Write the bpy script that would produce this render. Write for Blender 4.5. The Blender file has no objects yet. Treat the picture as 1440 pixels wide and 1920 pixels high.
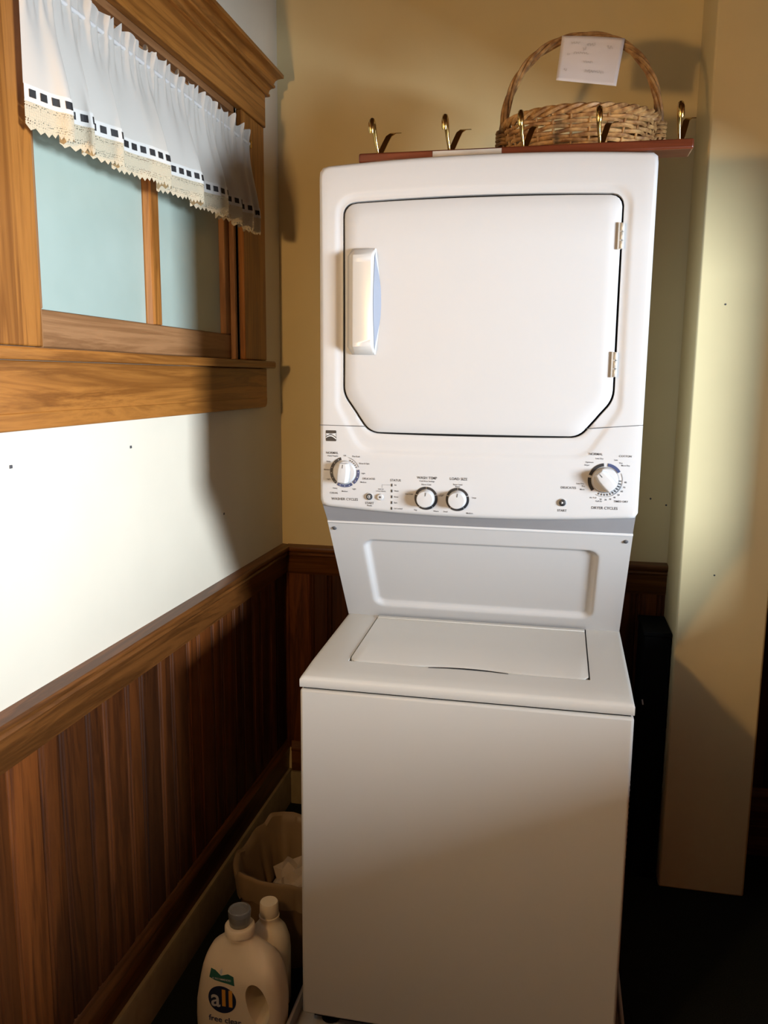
import bpy, bmesh, math, random
import numpy as np
from mathutils import Vector, Matrix

random.seed(7)
scene = bpy.context.scene
C = scene.collection
PI = math.pi

# ------------------------------------------------------------------ camera
cam_data = bpy.data.cameras.new('camera')
cam_data.sensor_fit = 'VERTICAL'
cam_data.sensor_height = 36.0
cam_data.lens = 1545.0 / 1920.0 * 36.0
cam_data.clip_start = 0.02
cam = bpy.data.objects.new('camera', cam_data)
C.objects.link(cam)
_yaw, _pit, _rol = math.radians(11.7), math.radians(9.3), math.radians(0.5)
_F = Vector((-math.sin(_yaw) * math.cos(_pit), math.cos(_yaw) * math.cos(_pit), -math.sin(_pit)))
_r = Vector((math.cos(_yaw), math.sin(_yaw), 0))
_u = _r.cross(_F)
_R = math.cos(_rol) * _r + math.sin(_rol) * _u
_U = math.cos(_rol) * _u - math.sin(_rol) * _r
_m = Matrix((_R, _U, -_F)).transposed().to_4x4()
_m.translation = Vector((0.887, -2.60, 1.48))
cam.matrix_world = _m
scene.camera = cam

# ------------------------------------------------------------------ world, daylight, exposure
world = bpy.data.worlds.new('world')
scene.world = world
world.use_nodes = True
world.node_tree.nodes['Background'].inputs[0].default_value = (0.62, 0.78, 1.0, 1)
world.node_tree.nodes['Background'].inputs[1].default_value = 1.2

day = bpy.data.lights.new('window_daylight', 'AREA')
day.shape = 'RECTANGLE'
day.size = 1.08           # along y
day.size_y = 0.70         # along z
day.energy = 305
day.color = (0.80, 0.90, 1.0)
day_o = bpy.data.objects.new('window_daylight', day)
C.objects.link(day_o)
day_o.location = (3.385, -2.49, 1.40)
day_o.rotation_euler = (PI / 2, 0, PI / 2)      # faces -x

scene.view_settings.view_transform = 'Standard'
scene.view_settings.look = 'None'
scene.view_settings.gamma = 1.0
scene.view_settings.use_curve_mapping = False
scene.view_settings.exposure = 0.0


# ------------------------------------------------------------------ materials
def new_mat(name):
    m = bpy.data.materials.new(name)
    m.use_nodes = True
    nt = m.node_tree
    return m, nt, nt.nodes['Principled BSDF']


def coords(nt, scale=(1, 1, 1), rot=(0, 0, 0)):
    tc = nt.nodes.new('ShaderNodeTexCoord')
    mp = nt.nodes.new('ShaderNodeMapping')
    mp.inputs['Scale'].default_value = scale
    mp.inputs['Rotation'].default_value = rot
    nt.links.new(tc.outputs['Object'], mp.inputs['Vector'])
    return mp.outputs[0]


def plain(name, col, rough=0.5, metal=0.0, noise=0.04, nscale=30, bump=0.0, spec=0.5, coat=0.0, trans=0.0):
    m, nt, b = new_mat(name)
    b.inputs['Roughness'].default_value = rough
    b.inputs['Metallic'].default_value = metal
    b.inputs['Specular IOR Level'].default_value = spec
    b.inputs['Coat Weight'].default_value = coat
    b.inputs['Transmission Weight'].default_value = trans
    v = coords(nt)
    n = nt.nodes.new('ShaderNodeTexNoise')
    n.inputs['Scale'].default_value = nscale
    n.inputs['Detail'].default_value = 4
    nt.links.new(v, n.inputs['Vector'])
    r = nt.nodes.new('ShaderNodeValToRGB')
    r.color_ramp.elements[0].position = 0.3
    r.color_ramp.elements[1].position = 0.7
    r.color_ramp.elements[0].color = tuple(c * (1 - noise) for c in col) + (1,)
    r.color_ramp.elements[1].color = tuple(min(1, c * (1 + noise)) for c in col) + (1,)
    nt.links.new(n.outputs['Fac'], r.inputs[0])
    nt.links.new(r.outputs[0], b.inputs['Base Color'])
    if bump:
        bp = nt.nodes.new('ShaderNodeBump')
        bp.inputs['Strength'].default_value = bump
        bp.inputs['Distance'].default_value = 0.002
        nt.links.new(n.outputs['Fac'], bp.inputs['Height'])
        nt.links.new(bp.outputs[0], b.inputs['Normal'])
    return m


def wood(name, dark, light, axis, rough=0.35, var=0.0, coat=0.15, fine=1.0):
    """grain runs along axis 0/1/2"""
    m, nt, b = new_mat(name)
    b.inputs['Roughness'].default_value = rough
    b.inputs['Coat Weight'].default_value = coat
    b.inputs['Specular IOR Level'].default_value = 0.25
    b.inputs['Coat Roughness'].default_value = 0.25
    sc = [14.0 * fine] * 3
    sc[axis] = 0.8
    v = coords(nt, tuple(sc))
    info = nt.nodes.new('ShaderNodeObjectInfo')
    add = nt.nodes.new('ShaderNodeVectorMath')
    add.operation = 'MULTIPLY_ADD'
    add.inputs[1].default_value = (37.0, 11.0, 23.0)
    nt.links.new(info.outputs['Random'], add.inputs[0])
    nt.links.new(v, add.inputs[2])
    n = nt.nodes.new('ShaderNodeTexNoise')
    n.inputs['Scale'].default_value = 1.6
    n.inputs['Detail'].default_value = 6
    n.inputs['Roughness'].default_value = 0.62
    n.inputs['Distortion'].default_value = 0.7
    nt.links.new(add.outputs[0], n.inputs['Vector'])
    w = nt.nodes.new('ShaderNodeMath')
    w.operation = 'MULTIPLY'
    w.inputs[1].default_value = 9.0
    nt.links.new(n.outputs['Fac'], w.inputs[0])
    fr = nt.nodes.new('ShaderNodeMath')
    fr.operation = 'PINGPONG'
    fr.inputs[1].default_value = 1.0
    nt.links.new(w.outputs[0], fr.inputs[0])
    mix = nt.nodes.new('ShaderNodeMath')
    mix.operation = 'MULTIPLY_ADD'
    mix.inputs[1].default_value = 0.45
    nt.links.new(fr.outputs[0], mix.inputs[0])
    n2 = nt.nodes.new('ShaderNodeMath')
    n2.operation = 'MULTIPLY'
    n2.inputs[1].default_value = 0.6
    nt.links.new(n.outputs['Fac'], n2.inputs[0])
    nt.links.new(n2.outputs[0], mix.inputs[2])
    r = nt.nodes.new('ShaderNodeValToRGB')
    r.color_ramp.elements[0].position = 0.15
    r.color_ramp.elements[1].position = 0.8
    r.color_ramp.elements[0].color = dark + (1,)
    r.color_ramp.elements[1].color = light + (1,)
    nt.links.new(mix.outputs[0], r.inputs[0])
    hs = nt.nodes.new('ShaderNodeHueSaturation')
    if var:
        mr = nt.nodes.new('ShaderNodeMapRange')
        mr.inputs['To Min'].default_value = 1 - var
        mr.inputs['To Max'].default_value = 1 + var
        nt.links.new(info.outputs['Random'], mr.inputs['Value'])
        nt.links.new(mr.outputs[0], hs.inputs['Value'])
    nt.links.new(r.outputs[0], hs.inputs['Color'])
    nt.links.new(hs.outputs[0], b.inputs['Base Color'])
    bp = nt.nodes.new('ShaderNodeBump')
    bp.inputs['Strength'].default_value = 0.12
    bp.inputs['Distance'].default_value = 0.001
    nt.links.new(mix.outputs[0], bp.inputs['Height'])
    nt.links.new(bp.outputs[0], b.inputs['Normal'])
    return m


M = {}
M['plaster'] = plain('cream_plaster', (0.71, 0.595, 0.335), 0.7, noise=0.025, nscale=5, bump=0.15, spec=0.25)
M['plaster_pale'] = plain('pale_cream_plaster', (0.62, 0.565, 0.46), 0.7, noise=0.025, nscale=5, bump=0.15, spec=0.25)
M['ceiling'] = plain('ceiling_paint', (0.78, 0.74, 0.62), 0.8, noise=0.02)
M['carpet'] = plain('dark_carpet', (0.012, 0.014, 0.011), 0.95, noise=0.5, nscale=400, bump=0.6, spec=0.1)
WD, WL = (0.13, 0.042, 0.007), (0.33, 0.13, 0.026)
M['wood_z'] = wood('window_wood_upright', WD, WL, 2)
M['wood_y'] = wood('window_wood_level', WD, WL, 1)
BD, BL = (0.034, 0.009, 0.002), (0.12, 0.033, 0.006)
M['board'] = wood('wainscot_wood', BD, BL, 2, rough=0.5, var=0.6, coat=0.0)
M['rail_y'] = wood('rail_wood_y', (0.058, 0.019, 0.004), (0.165, 0.058, 0.013), 1, rough=0.4)
M['rail_x'] = wood('rail_wood_x', (0.058, 0.019, 0.004), (0.165, 0.058, 0.013), 0, rough=0.4)
M['dark_panel'] = wood('bounce_cut_dark', (0.03, 0.011, 0.004), (0.09, 0.034, 0.012), 2, rough=0.5)  # dark tone picked for unseen surfaces, to cut bounced light
M['rack'] = wood('red_rack_wood', (0.07, 0.016, 0.006), (0.16, 0.040, 0.016), 0, rough=0.3, coat=0.4)
M['base_paint'] = plain('beige_base_paint', (0.32, 0.25, 0.14), 0.6, noise=0.1)
M['enamel'] = plain('white_enamel', (0.45, 0.446, 0.443), 0.5, noise=0.008, nscale=4, spec=0.25)
M['plastic'] = plain('white_plastic', (0.45, 0.446, 0.443), 0.45, noise=0.008, nscale=4, spec=0.3)
M['almond'] = plain('offwhite_enamel', (0.53, 0.515, 0.48), 0.45, noise=0.008, nscale=4, spec=0.3)
M['black'] = plain('black_print', (0.012, 0.012, 0.014), 0.5, noise=0.02)
M['gap'] = plain('black_rubber', (0.01, 0.01, 0.01), 0.9, noise=0.02, spec=0.1)
M['ink'] = plain('grey_ink', (0.055, 0.055, 0.06), 0.6, noise=0.02)
M['navy'] = plain('navy_print', (0.035, 0.05, 0.12), 0.5, noise=0.02)
M['lightprint'] = plain('white_print', (0.6, 0.6, 0.6), 0.5, noise=0.02)
M['chrome'] = plain('chrome', (0.75, 0.74, 0.70), 0.22, metal=1.0, noise=0.02)
M['hinge'] = plain('pale_hinge_metal', (0.55, 0.54, 0.50), 0.4, metal=0.4, noise=0.03)
M['tape'] = plain('silver_tape', (0.42, 0.40, 0.37), 0.4, metal=0.2, noise=0.1)
M['undersidegrey'] = plain('console_underside_grey', (0.27, 0.27, 0.285), 0.45, noise=0.02)
M['gripshade'] = plain('grip_shade_grey', (0.22, 0.24, 0.29), 0.5, noise=0.02)
M['gloss'] = plain('glossy_handle_plastic', (0.47, 0.455, 0.43), 0.22, noise=0.008, nscale=4, spec=0.5)
M['brass'] = plain('brass', (0.72, 0.50, 0.17), 0.2, metal=1.0, noise=0.04)
M['steel'] = plain('dull_steel', (0.28, 0.28, 0.28), 0.5, metal=0.9, noise=0.1)
M['paper'] = plain('note_paper', (0.62, 0.58, 0.58), 0.85, noise=0.02, nscale=12)
M['pencil'] = plain('pencil_marks', (0.50, 0.47, 0.47), 0.9, noise=0.1)
M['jug'] = plain('jug_plastic', (0.86, 0.75, 0.55), 0.35, noise=0.02)
M['jugcap'] = plain('clear_grey_cap', (0.62, 0.60, 0.54), 0.12, noise=0.05, trans=0.75)
M['green'] = plain('green_print', (0.02, 0.12, 0.09), 0.5, noise=0.05)
M['orange'] = plain('orange_print', (0.75, 0.36, 0.06), 0.5, noise=0.04)
M['deepblue'] = plain('deep_blue_print', (0.012, 0.02, 0.06), 0.5, noise=0.04)
M['bag'] = plain('bin_liner', (0.26, 0.17, 0.085), 0.45, noise=0.08, nscale=15)
M['binplastic'] = plain('bin_plastic', (0.18, 0.11, 0.05), 0.5, noise=0.08)
M['litter'] = plain('crumpled_tissue', (0.42, 0.33, 0.23), 0.8, noise=0.06)
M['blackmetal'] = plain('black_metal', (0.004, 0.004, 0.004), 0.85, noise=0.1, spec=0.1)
M['counter'] = plain('light_block_brown', (0.25, 0.2, 0.15), 0.5, noise=0.1)
M['sashpaint'] = wood('sash_wood', (0.17, 0.075, 0.028), (0.30, 0.15, 0.065), 1, rough=0.45)
M['sashpaint_z'] = wood('sash_wood_upright', (0.17, 0.075, 0.028), (0.33, 0.16, 0.065), 2, rough=0.45)


def wicker_mat(name, dark, light):
    m, nt, b = new_mat(name)
    b.inputs['Roughness'].default_value = 0.45
    v = coords(nt, (60, 60, 60))
    n = nt.nodes.new('ShaderNodeTexNoise')
    n.inputs['Scale'].default_value = 1.0
    n.inputs['Detail'].default_value = 5
    nt.links.new(v, n.inputs['Vector'])
    r = nt.nodes.new('ShaderNodeValToRGB')
    r.color_ramp.elements[0].position = 0.35
    r.color_ramp.elements[1].position = 0.65
    r.color_ramp.elements[0].color = dark + (1,)
    r.color_ramp.elements[1].color = light + (1,)
    nt.links.new(n.outputs['Fac'], r.inputs[0])
    nt.links.new(r.outputs[0], b.inputs['Base Color'])
    return m


M['wicker'] = wicker_mat('wicker', (0.22, 0.10, 0.035), (0.55, 0.33, 0.13))
M['wicker_dark'] = wicker_mat('wicker_handle', (0.18, 0.085, 0.03), (0.42, 0.24, 0.09))


def fabric(name, col, trans=0.35, lace=False):
    m, nt, b = new_mat(name)
    out = nt.nodes['Material Output']
    b.inputs['Base Color'].default_value = col + (1,)
    b.inputs['Roughness'].default_value = 0.9
    b.inputs['Specular IOR Level'].default_value = 0.15
    tr = nt.nodes.new('ShaderNodeBsdfTranslucent')
    tr.inputs['Color'].default_value = col + (1,)
    mx = nt.nodes.new('ShaderNodeMixShader')
    mx.inputs[0].default_value = trans
    nt.links.new(b.outputs[0], mx.inputs[1])
    nt.links.new(tr.outputs[0], mx.inputs[2])
    last = mx.outputs[0]
    uv = nt.nodes.new('ShaderNodeUVMap')
    if lace:
        vo = nt.nodes.new('ShaderNodeTexVoronoi')
        vo.inputs['Scale'].default_value = 260.0
        vo.inputs['Randomness'].default_value = 0.35
        nt.links.new(uv.outputs[0], vo.inputs['Vector'])
        lt = nt.nodes.new('ShaderNodeMath')
        lt.operation = 'LESS_THAN'
        lt.inputs[1].default_value = 0.27
        nt.links.new(vo.outputs['Distance'], lt.inputs[0])
        # holes lie in two open rows, the rest of the lace is dense
        sp = nt.nodes.new('ShaderNodeSeparateXYZ')
        nt.links.new(uv.outputs[0], sp.inputs[0])
        wv = nt.nodes.new('ShaderNodeMath')
        wv.operation = 'SINE'
        ml = nt.nodes.new('ShaderNodeMath')
        ml.operation = 'MULTIPLY'
        ml.inputs[1].default_value = 260.0
        nt.links.new(sp.outputs[1], ml.inputs[0])
        nt.links.new(ml.outputs[0], wv.inputs[0])
        gt = nt.nodes.new('ShaderNodeMath')
        gt.operation = 'GREATER_THAN'
        gt.inputs[1].default_value = 0.1
        nt.links.new(wv.outputs[0], gt.inputs[0])
        an = nt.nodes.new('ShaderNodeMath')
        an.operation = 'MULTIPLY'
        nt.links.new(lt.outputs[0], an.inputs[0])
        nt.links.new(gt.outputs[0], an.inputs[1])
        tp = nt.nodes.new('ShaderNodeBsdfTransparent')
        m2 = nt.nodes.new('ShaderNodeMixShader')
        nt.links.new(an.outputs[0], m2.inputs[0])
        nt.links.new(last, m2.inputs[1])
        nt.links.new(tp.outputs[0], m2.inputs[2])
        last = m2.outputs[0]
        bp = nt.nodes.new('ShaderNodeBump')
        bp.inputs['Strength'].default_value = 0.6
        bp.inputs['Distance'].default_value = 0.002
        nt.links.new(vo.outputs['Distance'], bp.inputs['Height'])
        nt.links.new(bp.outputs[0], b.inputs['Normal'])
    nt.links.new(last, out.inputs['Surface'])
    return m


M['cotton'] = fabric('white_cotton', (0.64, 0.61, 0.56), 0.3)
M['band'] = fabric('white_eyelet_band', (0.66, 0.65, 0.62), 0.15)
M['lace'] = fabric('cream_lace', (0.60, 0.52, 0.38), 0.25, lace=True)
M['ribbon'] = plain('black_ribbon', (0.010, 0.010, 0.012), 0.6, noise=0.05)

# frosted glass: milky, slightly green, with a soft gloss
m, nt, b = new_mat('frosted_glass')
b.inputs['Base Color'].default_value = (0.50, 0.62, 0.56, 1)
b.inputs['Roughness'].default_value = 0.22
b.inputs['Specular IOR Level'].default_value = 0.6
b.inputs['Transmission Weight'].default_value = 0.1
n = nt.nodes.new('ShaderNodeTexNoise')
n.inputs['Scale'].default_value = 9
nt.links.new(coords(nt), n.inputs['Vector'])
r = nt.nodes.new('ShaderNodeValToRGB')
r.color_ramp.elements[0].color = (0.34, 0.42, 0.37, 1)
r.color_ramp.elements[1].color = (0.41, 0.49, 0.44, 1)
nt.links.new(n.outputs['Fac'], r.inputs[0])
nt.links.new(r.outputs[0], b.inputs['Base Color'])
M['glass'] = m
m, nt, b = new_mat('lamp_bulb_glow')
b.inputs['Emission Color'].default_value = (1.0, 0.60, 0.25, 1)
b.inputs['Emission Strength'].default_value = 580
M['bulb'] = m
m, nt, b = new_mat('clear_pane')
b.inputs['Transmission Weight'].default_value = 1.0
b.inputs['Roughness'].default_value = 0.0
M['clearglass'] = m


# ------------------------------------------------------------------ mesh helpers
class MB:
    def __init__(s):
        s.v = []
        s.f = []
        s.uv = None

    def add(s, verts, faces):
        o = len(s.v)
        s.v += [tuple(map(float, p)) for p in verts]
        s.f += [tuple(i + o for i in f) for f in faces]
        return s

    def box(s, x0, x1, y0, y1, z0, z1):
        return s.add([(x0, y0, z0), (x1, y0, z0), (x1, y1, z0), (x0, y1, z0),
                      (x0, y0, z1), (x1, y0, z1), (x1, y1, z1), (x0, y1, z1)],
                     [(0, 3, 2, 1), (4, 5, 6, 7), (0, 1, 5, 4), (1, 2, 6, 5), (2, 3, 7, 6), (3, 0, 4, 7)])

    def prism(s, pts, axis, a0, a1):
        """pts: 2-D polygon; axis 0: pts=(y,z), 1: pts=(x,z), 2: pts=(x,y)"""
        n = len(pts)

        def P(p, a):
            return (a, p[0], p[1]) if axis == 0 else (p[0], a, p[1]) if axis == 1 else (p[0], p[1], a)
        vs = [P(p, a0) for p in pts] + [P(p, a1) for p in pts]
        fs = [tuple(range(n)), tuple(range(2 * n - 1, n - 1, -1))]
        fs += [(i, i + n, (i + 1) % n + n, (i + 1) % n) for i in range(n)]
        return s.add(vs, fs)

    def tube(s, path, r, n=6, closed=False, flat=1.0, caps=True):
        P = [Vector(p) for p in path]
        k = len(P)
        vs, fs = [], []
        up = Vector((0, 0, 1))
        prev = None
        for i, p in enumerate(P):
            t = (P[(i + 1) % k] - P[i - 1]) if closed else (P[min(i + 1, k - 1)] - P[max(i - 1, 0)])
            t.normalize()
            if prev is None:
                a = up if abs(t.z) < 0.9 else Vector((1, 0, 0))
                prev = (a - t * a.dot(t)).normalized()
            else:
                prev = (prev - t * prev.dot(t)).normalized()
            b = t.cross(prev)
            rr = r[i] if isinstance(r, (list, tuple)) else r
            for j in range(n):
                q = 2 * PI * j / n
                vs.append(p + prev * (math.cos(q) * rr) + b * (math.sin(q) * rr * flat))
        m = k if closed else k - 1
        for i in range(m):
            for j in range(n):
                a0, a1 = i * n + j, i * n + (j + 1) % n
                b0, b1 = ((i + 1) % k) * n + j, ((i + 1) % k) * n + (j + 1) % n
                fs.append((a0, a1, b1, b0))
        if not closed and caps:
            fs.append(tuple(range(n - 1, -1, -1)))
            fs.append(tuple(range((k - 1) * n, k * n)))
        return s.add(vs, fs)

    def lathe(s, prof, c=(0, 0, 0), n=32, axis=2):
        """prof: (radius, height) pairs; axis 2 = up, axis 1 = towards -y"""
        vs, fs = [], []
        for (r, h) in prof:
            for j in range(n):
                q = 2 * PI * j / n
                if axis == 2:
                    vs.append((c[0] + r * math.cos(q), c[1] + r * math.sin(q), c[2] + h))
                else:
                    vs.append((c[0] + r * math.cos(q), c[1] - h, c[2] + r * math.sin(q)))
        k = len(prof)
        for i in range(k - 1):
            for j in range(n):
                fs.append((i * n + j, i * n + (j + 1) % n, (i + 1) * n + (j + 1) % n, (i + 1) * n + j))
        fs.append(tuple(range(n - 1, -1, -1)))
        fs.append(tuple(range((k - 1) * n, k * n)))
        return s.add(vs, fs)

    def grid(s, fn, nu, nv, closed_u=False):
        vs = [fn(i / nu, j / nv) for j in range(nv + 1) for i in range(nu + (0 if closed_u else 1))]
        w = nu if closed_u else nu + 1
        fs = []
        for j in range(nv):
            for i in range(nu):
                a, b_ = j * w + i, j * w + (i + 1) % w
                fs.append((a, b_, b_ + w, a + w))
        return s.add(vs, fs)

    def arc(s, cx, cz, r0, r1, a0, a1, y, th=0.0006):
        n = max(4, int(abs(a1 - a0) / 8))
        A = [math.radians(a0 + (a1 - a0) * i / n) for i in range(n + 1)]
        poly = [(cx + r1 * math.cos(q), cz + r1 * math.sin(q)) for q in A] + \
               [(cx + r0 * math.cos(q), cz + r0 * math.sin(q)) for q in reversed(A)]
        return s.prism_strip(poly, n, y, th)

    def prism_strip(s, poly, n, y, th):
        N = len(poly)
        vs = [(p[0], y - th, p[1]) for p in poly] + [(p[0], y, p[1]) for p in poly]
        fs = [(i, i + 1, N - 2 - i, N - 1 - i) for i in range(n)]
        fs += [(i, i + N, (i + 1) % N + N, (i + 1) % N) for i in range(N)]
        return s.add(vs, fs)

    def build(s, name, mat, parent=None, smooth=False, bevel=0.0, seg=2, angle=40, origin=None, stuff=False):
        me = bpy.data.meshes.new(name)
        if parent is not None:
            org = Vector(parent.get('_org', (0, 0, 0)))
        elif origin is not None:
            org = Vector(origin)
        else:
            org = Vector((0, 0, 0))
        me.from_pydata([tuple(Vector(p) - org) for p in s.v], [], s.f)
        bm = bmesh.new()
        bm.from_mesh(me)
        bmesh.ops.recalc_face_normals(bm, faces=bm.faces)
        bm.to_mesh(me)
        bm.free()
        o = bpy.data.objects.new(name, me)
        C.objects.link(o)
        me.materials.append(M[mat] if isinstance(mat, str) else mat)
        if parent is not None:
            o.parent = parent
        else:
            o.location = org
        o['_org'] = tuple(org)
        if bevel:
            md = o.modifiers.new('bevel', 'BEVEL')
            md.width = bevel
            md.segments = seg
            md.limit_method = 'ANGLE'
            md.angle_limit = math.radians(angle)
        if smooth or bevel:
            for p in me.polygons:
                p.use_smooth = True
            try:
                me.set_sharp_from_angle(angle=math.radians(50 if not bevel else 60))
            except Exception:
                pass
        return o


def empty(name, loc):
    o = bpy.data.objects.new(name, None)
    C.objects.link(o)
    o.location = loc
    o.empty_display_size = 0.05
    o['_org'] = tuple(loc)
    return o


def tag(o, label, cat, group=None, kind=None):
    o['label'] = label
    o['category'] = cat
    if group:
        o['group'] = group
    if kind:
        o['kind'] = kind
    return o


def copy_tree(o, delta, parent=None):
    c = o.copy()
    C.objects.link(c)
    if parent is None:
        c.location = Vector(o.location) + Vector(delta)
    else:
        c.parent = parent
    for ch in list(o.children):
        copy_tree(ch, delta, c)
    return c


def rounded_poly(pts, seg=8):
    """pts: (x, z, r) corners -> dense outline"""
    out = []
    n = len(pts)
    for i in range(n):
        p = Vector(pts[i][:2])
        a = (Vector(pts[i - 1][:2]) - p).normalized()
        c = (Vector(pts[(i + 1) % n][:2]) - p).normalized()
        r = pts[i][2]
        ang = a.angle(c)
        d = r / math.tan(ang / 2)
        bis = (a + c).normalized()
        ctr = p + bis * (r / math.sin(ang / 2))
        p0, p1 = p + a * d, p + c * d
        a0 = math.atan2(p0.y - ctr.y, p0.x - ctr.x)
        a1 = math.atan2(p1.y - ctr.y, p1.x - ctr.x)
        da = (a1 - a0 + PI) % (2 * PI) - PI
        for k in range(seg + 1):
            q = a0 + da * k / seg
            out.append((ctr.x + r * math.cos(q), ctr.y + r * math.sin(q)))
    return out


def ray_outline(poly, c, angles):
    P = np.array(poly)
    Q = np.roll(P, -1, axis=0)
    res = []
    for a in angles:
        d = np.array([math.cos(a), math.sin(a)])
        e = Q - P
        w = P - np.array(c)
        den = d[0] * e[:, 1] - d[1] * e[:, 0]
        den = np.where(np.abs(den) < 1e-12, 1e-12, den)
        t = (w[:, 0] * e[:, 1] - w[:, 1] * e[:, 0]) / den
        u = (w[:, 0] * d[1] - w[:, 1] * d[0]) / den
        ok = (t > 0) & (u >= -1e-9) & (u <= 1 + 1e-9)
        tt = t[ok].max() if ok.any() else 0
        res.append((c[0] + d[0] * tt, c[1] + d[1] * tt))
    return res


_txt = {}


def text_geo(txt, size, align):
    key = (txt, align)
    if key not in _txt:
        cu = bpy.data.curves.new('t', 'FONT')
        cu.body = txt
        cu.size = 1.0
        cu.align_x = align
        cu.align_y = 'CENTER'
        cu.resolution_u = 3
        cu.offset = 0.014
        o = bpy.data.objects.new('t', cu)
        C.objects.link(o)
        dg = bpy.context.evaluated_depsgraph_get()
        me = bpy.data.meshes.new_from_object(o.evaluated_get(dg))
        _txt[key] = ([tuple(v.co) for v in me.vertices], [tuple(p.vertices) for p in me.polygons])
        bpy.data.objects.remove(o)
        bpy.data.curves.remove(cu)
        bpy.data.meshes.remove(me)
    v, f = _txt[key]
    return [(p[0] * size, p[1] * size) for p in v], f


def put_text(mb, txt, size, x, z, y, align='CENTER', stretch=1.0, rot=0.0):
    v, f = text_geo(txt, size, align)
    c, s_ = math.cos(rot), math.sin(rot)
    mb.add([(x + (p[0] * c * stretch - p[1] * s_), y, z + p[0] * s_ * stretch + p[1] * c) for p in v], f)


def sst(a, b, x):
    t = max(0.0, min(1.0, (x - a) / (b - a)))
    return t * t * (3 - 2 * t)


# ================================================================== THE SETTING
RX, RY, RZ = 3.40, -4.2, 2.72        # far right wall, wall behind the camera, ceiling
AX, AY = 1.68, -0.62                 # wall stub added to shade the pillar's right side
o = MB().box(-0.12, RX + 0.12, RY - 0.12, 0.12, -0.08, 0).build('floor', 'carpet')
tag(o, 'very dark carpeted floor', 'floor', kind='structure')
o = MB().box(-0.12, RX + 0.12, RY - 0.12, 0.12, RZ, RZ + 0.08).build('ceiling', 'dark_panel')
tag(o, 'unseen ceiling, darkened to cut bounced light', 'ceiling', kind='structure')

# left wall with the window opening
WY0, WY1, WZ0, WZ1 = -1.29, -0.365, 1.525, 2.195
mb = MB()
mb.box(-0.12, 0, RY, WY0, 0, RZ)
mb.box(-0.12, 0, WY1, 0.12, 0, RZ)
mb.box(-0.12, 0, WY0, WY1, 0, WZ0)
mb.box(-0.12, 0, WY0, WY1, WZ1, RZ)
wall_left = mb.build('wall_left', 'plaster_pale')
tag(wall_left, 'cream plaster wall on the left, brightly lit below the window', 'wall', kind='structure')
wall_back = MB().box(0, RX + 0.12, 0, 0.12, 0, RZ).build('wall_back', 'plaster')
tag(wall_back, 'cream yellow plaster wall behind the washer and dryer', 'wall', kind='structure')
o = MB().box(-0.12, RX + 0.12, RY - 0.12, RY, 0, RZ).build('wall_front', 'dark_panel')
tag(o, 'wall behind the viewer, darkened to cut bounced light', 'wall', kind='structure')
mb = MB()
D0, D1, E0, E1 = -3.04, -1.94, 1.04, 1.76       # daylight window opening in the right wall
mb.box(RX, RX + 0.12, RY, D0, 0, RZ)
mb.box(RX, RX + 0.12, D1, 0, 0, RZ)
mb.box(RX, RX + 0.12, D0, D1, 0, E0)
mb.box(RX, RX + 0.12, D0, D1, E1, RZ)
o = mb.build('wall_right', 'dark_panel')
tag(o, 'right wall with the daylight window, darkened to cut bounced light', 'wall', kind='structure')
o = MB().box(AX, RX, AY, 0, 0, RZ).build('wall_shade_stub', 'dark_panel')
tag(o, 'unseen wall stub added to shade the right of the pillar', 'wall', kind='structure')
o = MB().box(1.238, 1.475, -0.253, 0, 0, RZ).build('wall_pillar', 'plaster', bevel=0.006)
tag(o, 'cream plastered square pillar to the right of the dryer', 'pillar', kind='structure')
pillar = o

# small nail holes and scuffs in the plaster
for (x, y, z, w_, par) in [(0.0, -1.388, 1.327, 0, wall_left), (0.0, -0.989, 1.328, 0, wall_left), (0.0, -0.494, 1.104, 0, wall_left)]:
    mb = MB()
    mb.box(-0.001, 0.0012, y - 0.004, y + 0.004, z - 0.003, z + 0.003)
    mb.build('nail_hole', 'ink', par, bevel=0.001)
for (x, z) in [(1.178, 1.121), (1.2245, 1.103)]:
    MB().lathe([(0.003, -0.001), (0.003, 0.001)], (x, 0, z), 8, 1).build('nail_hole', 'ink', wall_back)
for (x, z) in [(1.307, 1.675), (1.33, 0.95)]:
    MB().lathe([(0.0025, -0.001), (0.0025, 0.001)], (x, -0.253, z), 8, 1).build('nail_hole', 'ink', pillar)


# wainscot boards: alternating wide and narrow beaded strips
def board_profile(w):
    g = 0.0
    pts = [(g, 0.0), (g, 0.002), (0.0018, 0.0025), (0.0022, 0.006), (0.004, 0.0085), (0.0075, 0.0095), (0.011, 0.0085), (0.0125, 0.006), (0.014, 0.0075),
           (0.016, 0.010), (w - 0.004, 0.010), (w - 0.0018, 0.0075), (w - 0.0016, 0.0025), (w, 0.002), (w, 0.0)]
    return pts


def make_board(w, axis, z0, z1):
    """axis 1: runs along y on the left wall, axis 0: along x on the back wall"""
    mb = MB()
    pr = board_profile(w)
    if axis == 1:
        mb.prism([(d, t) for (t, d) in pr], 2, z0, z1)
    else:
        mb.prism([(t, -d) for (t, d) in pr], 2, z0, z1)
    return mb


BZ0, BZ1 = 0.20, 0.835
proto = {}


def place_boards(axis, start, end, parent):
    p = start
    k = 0
    while p < end - 0.02:
        w = 0.089 if k % 2 == 0 else 0.062
        key = (axis, w)
        if key not in proto:
            q = make_board(w, axis, BZ0, BZ1).build('board', 'board', parent, smooth=True)
            proto[key] = q
        else:
            q = proto[key].copy()
            C.objects.link(q)
            q.parent = parent
        q.location = (0, p, 0) if axis == 1 else (p, 0, 0)
        p += w
        k += 1


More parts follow.
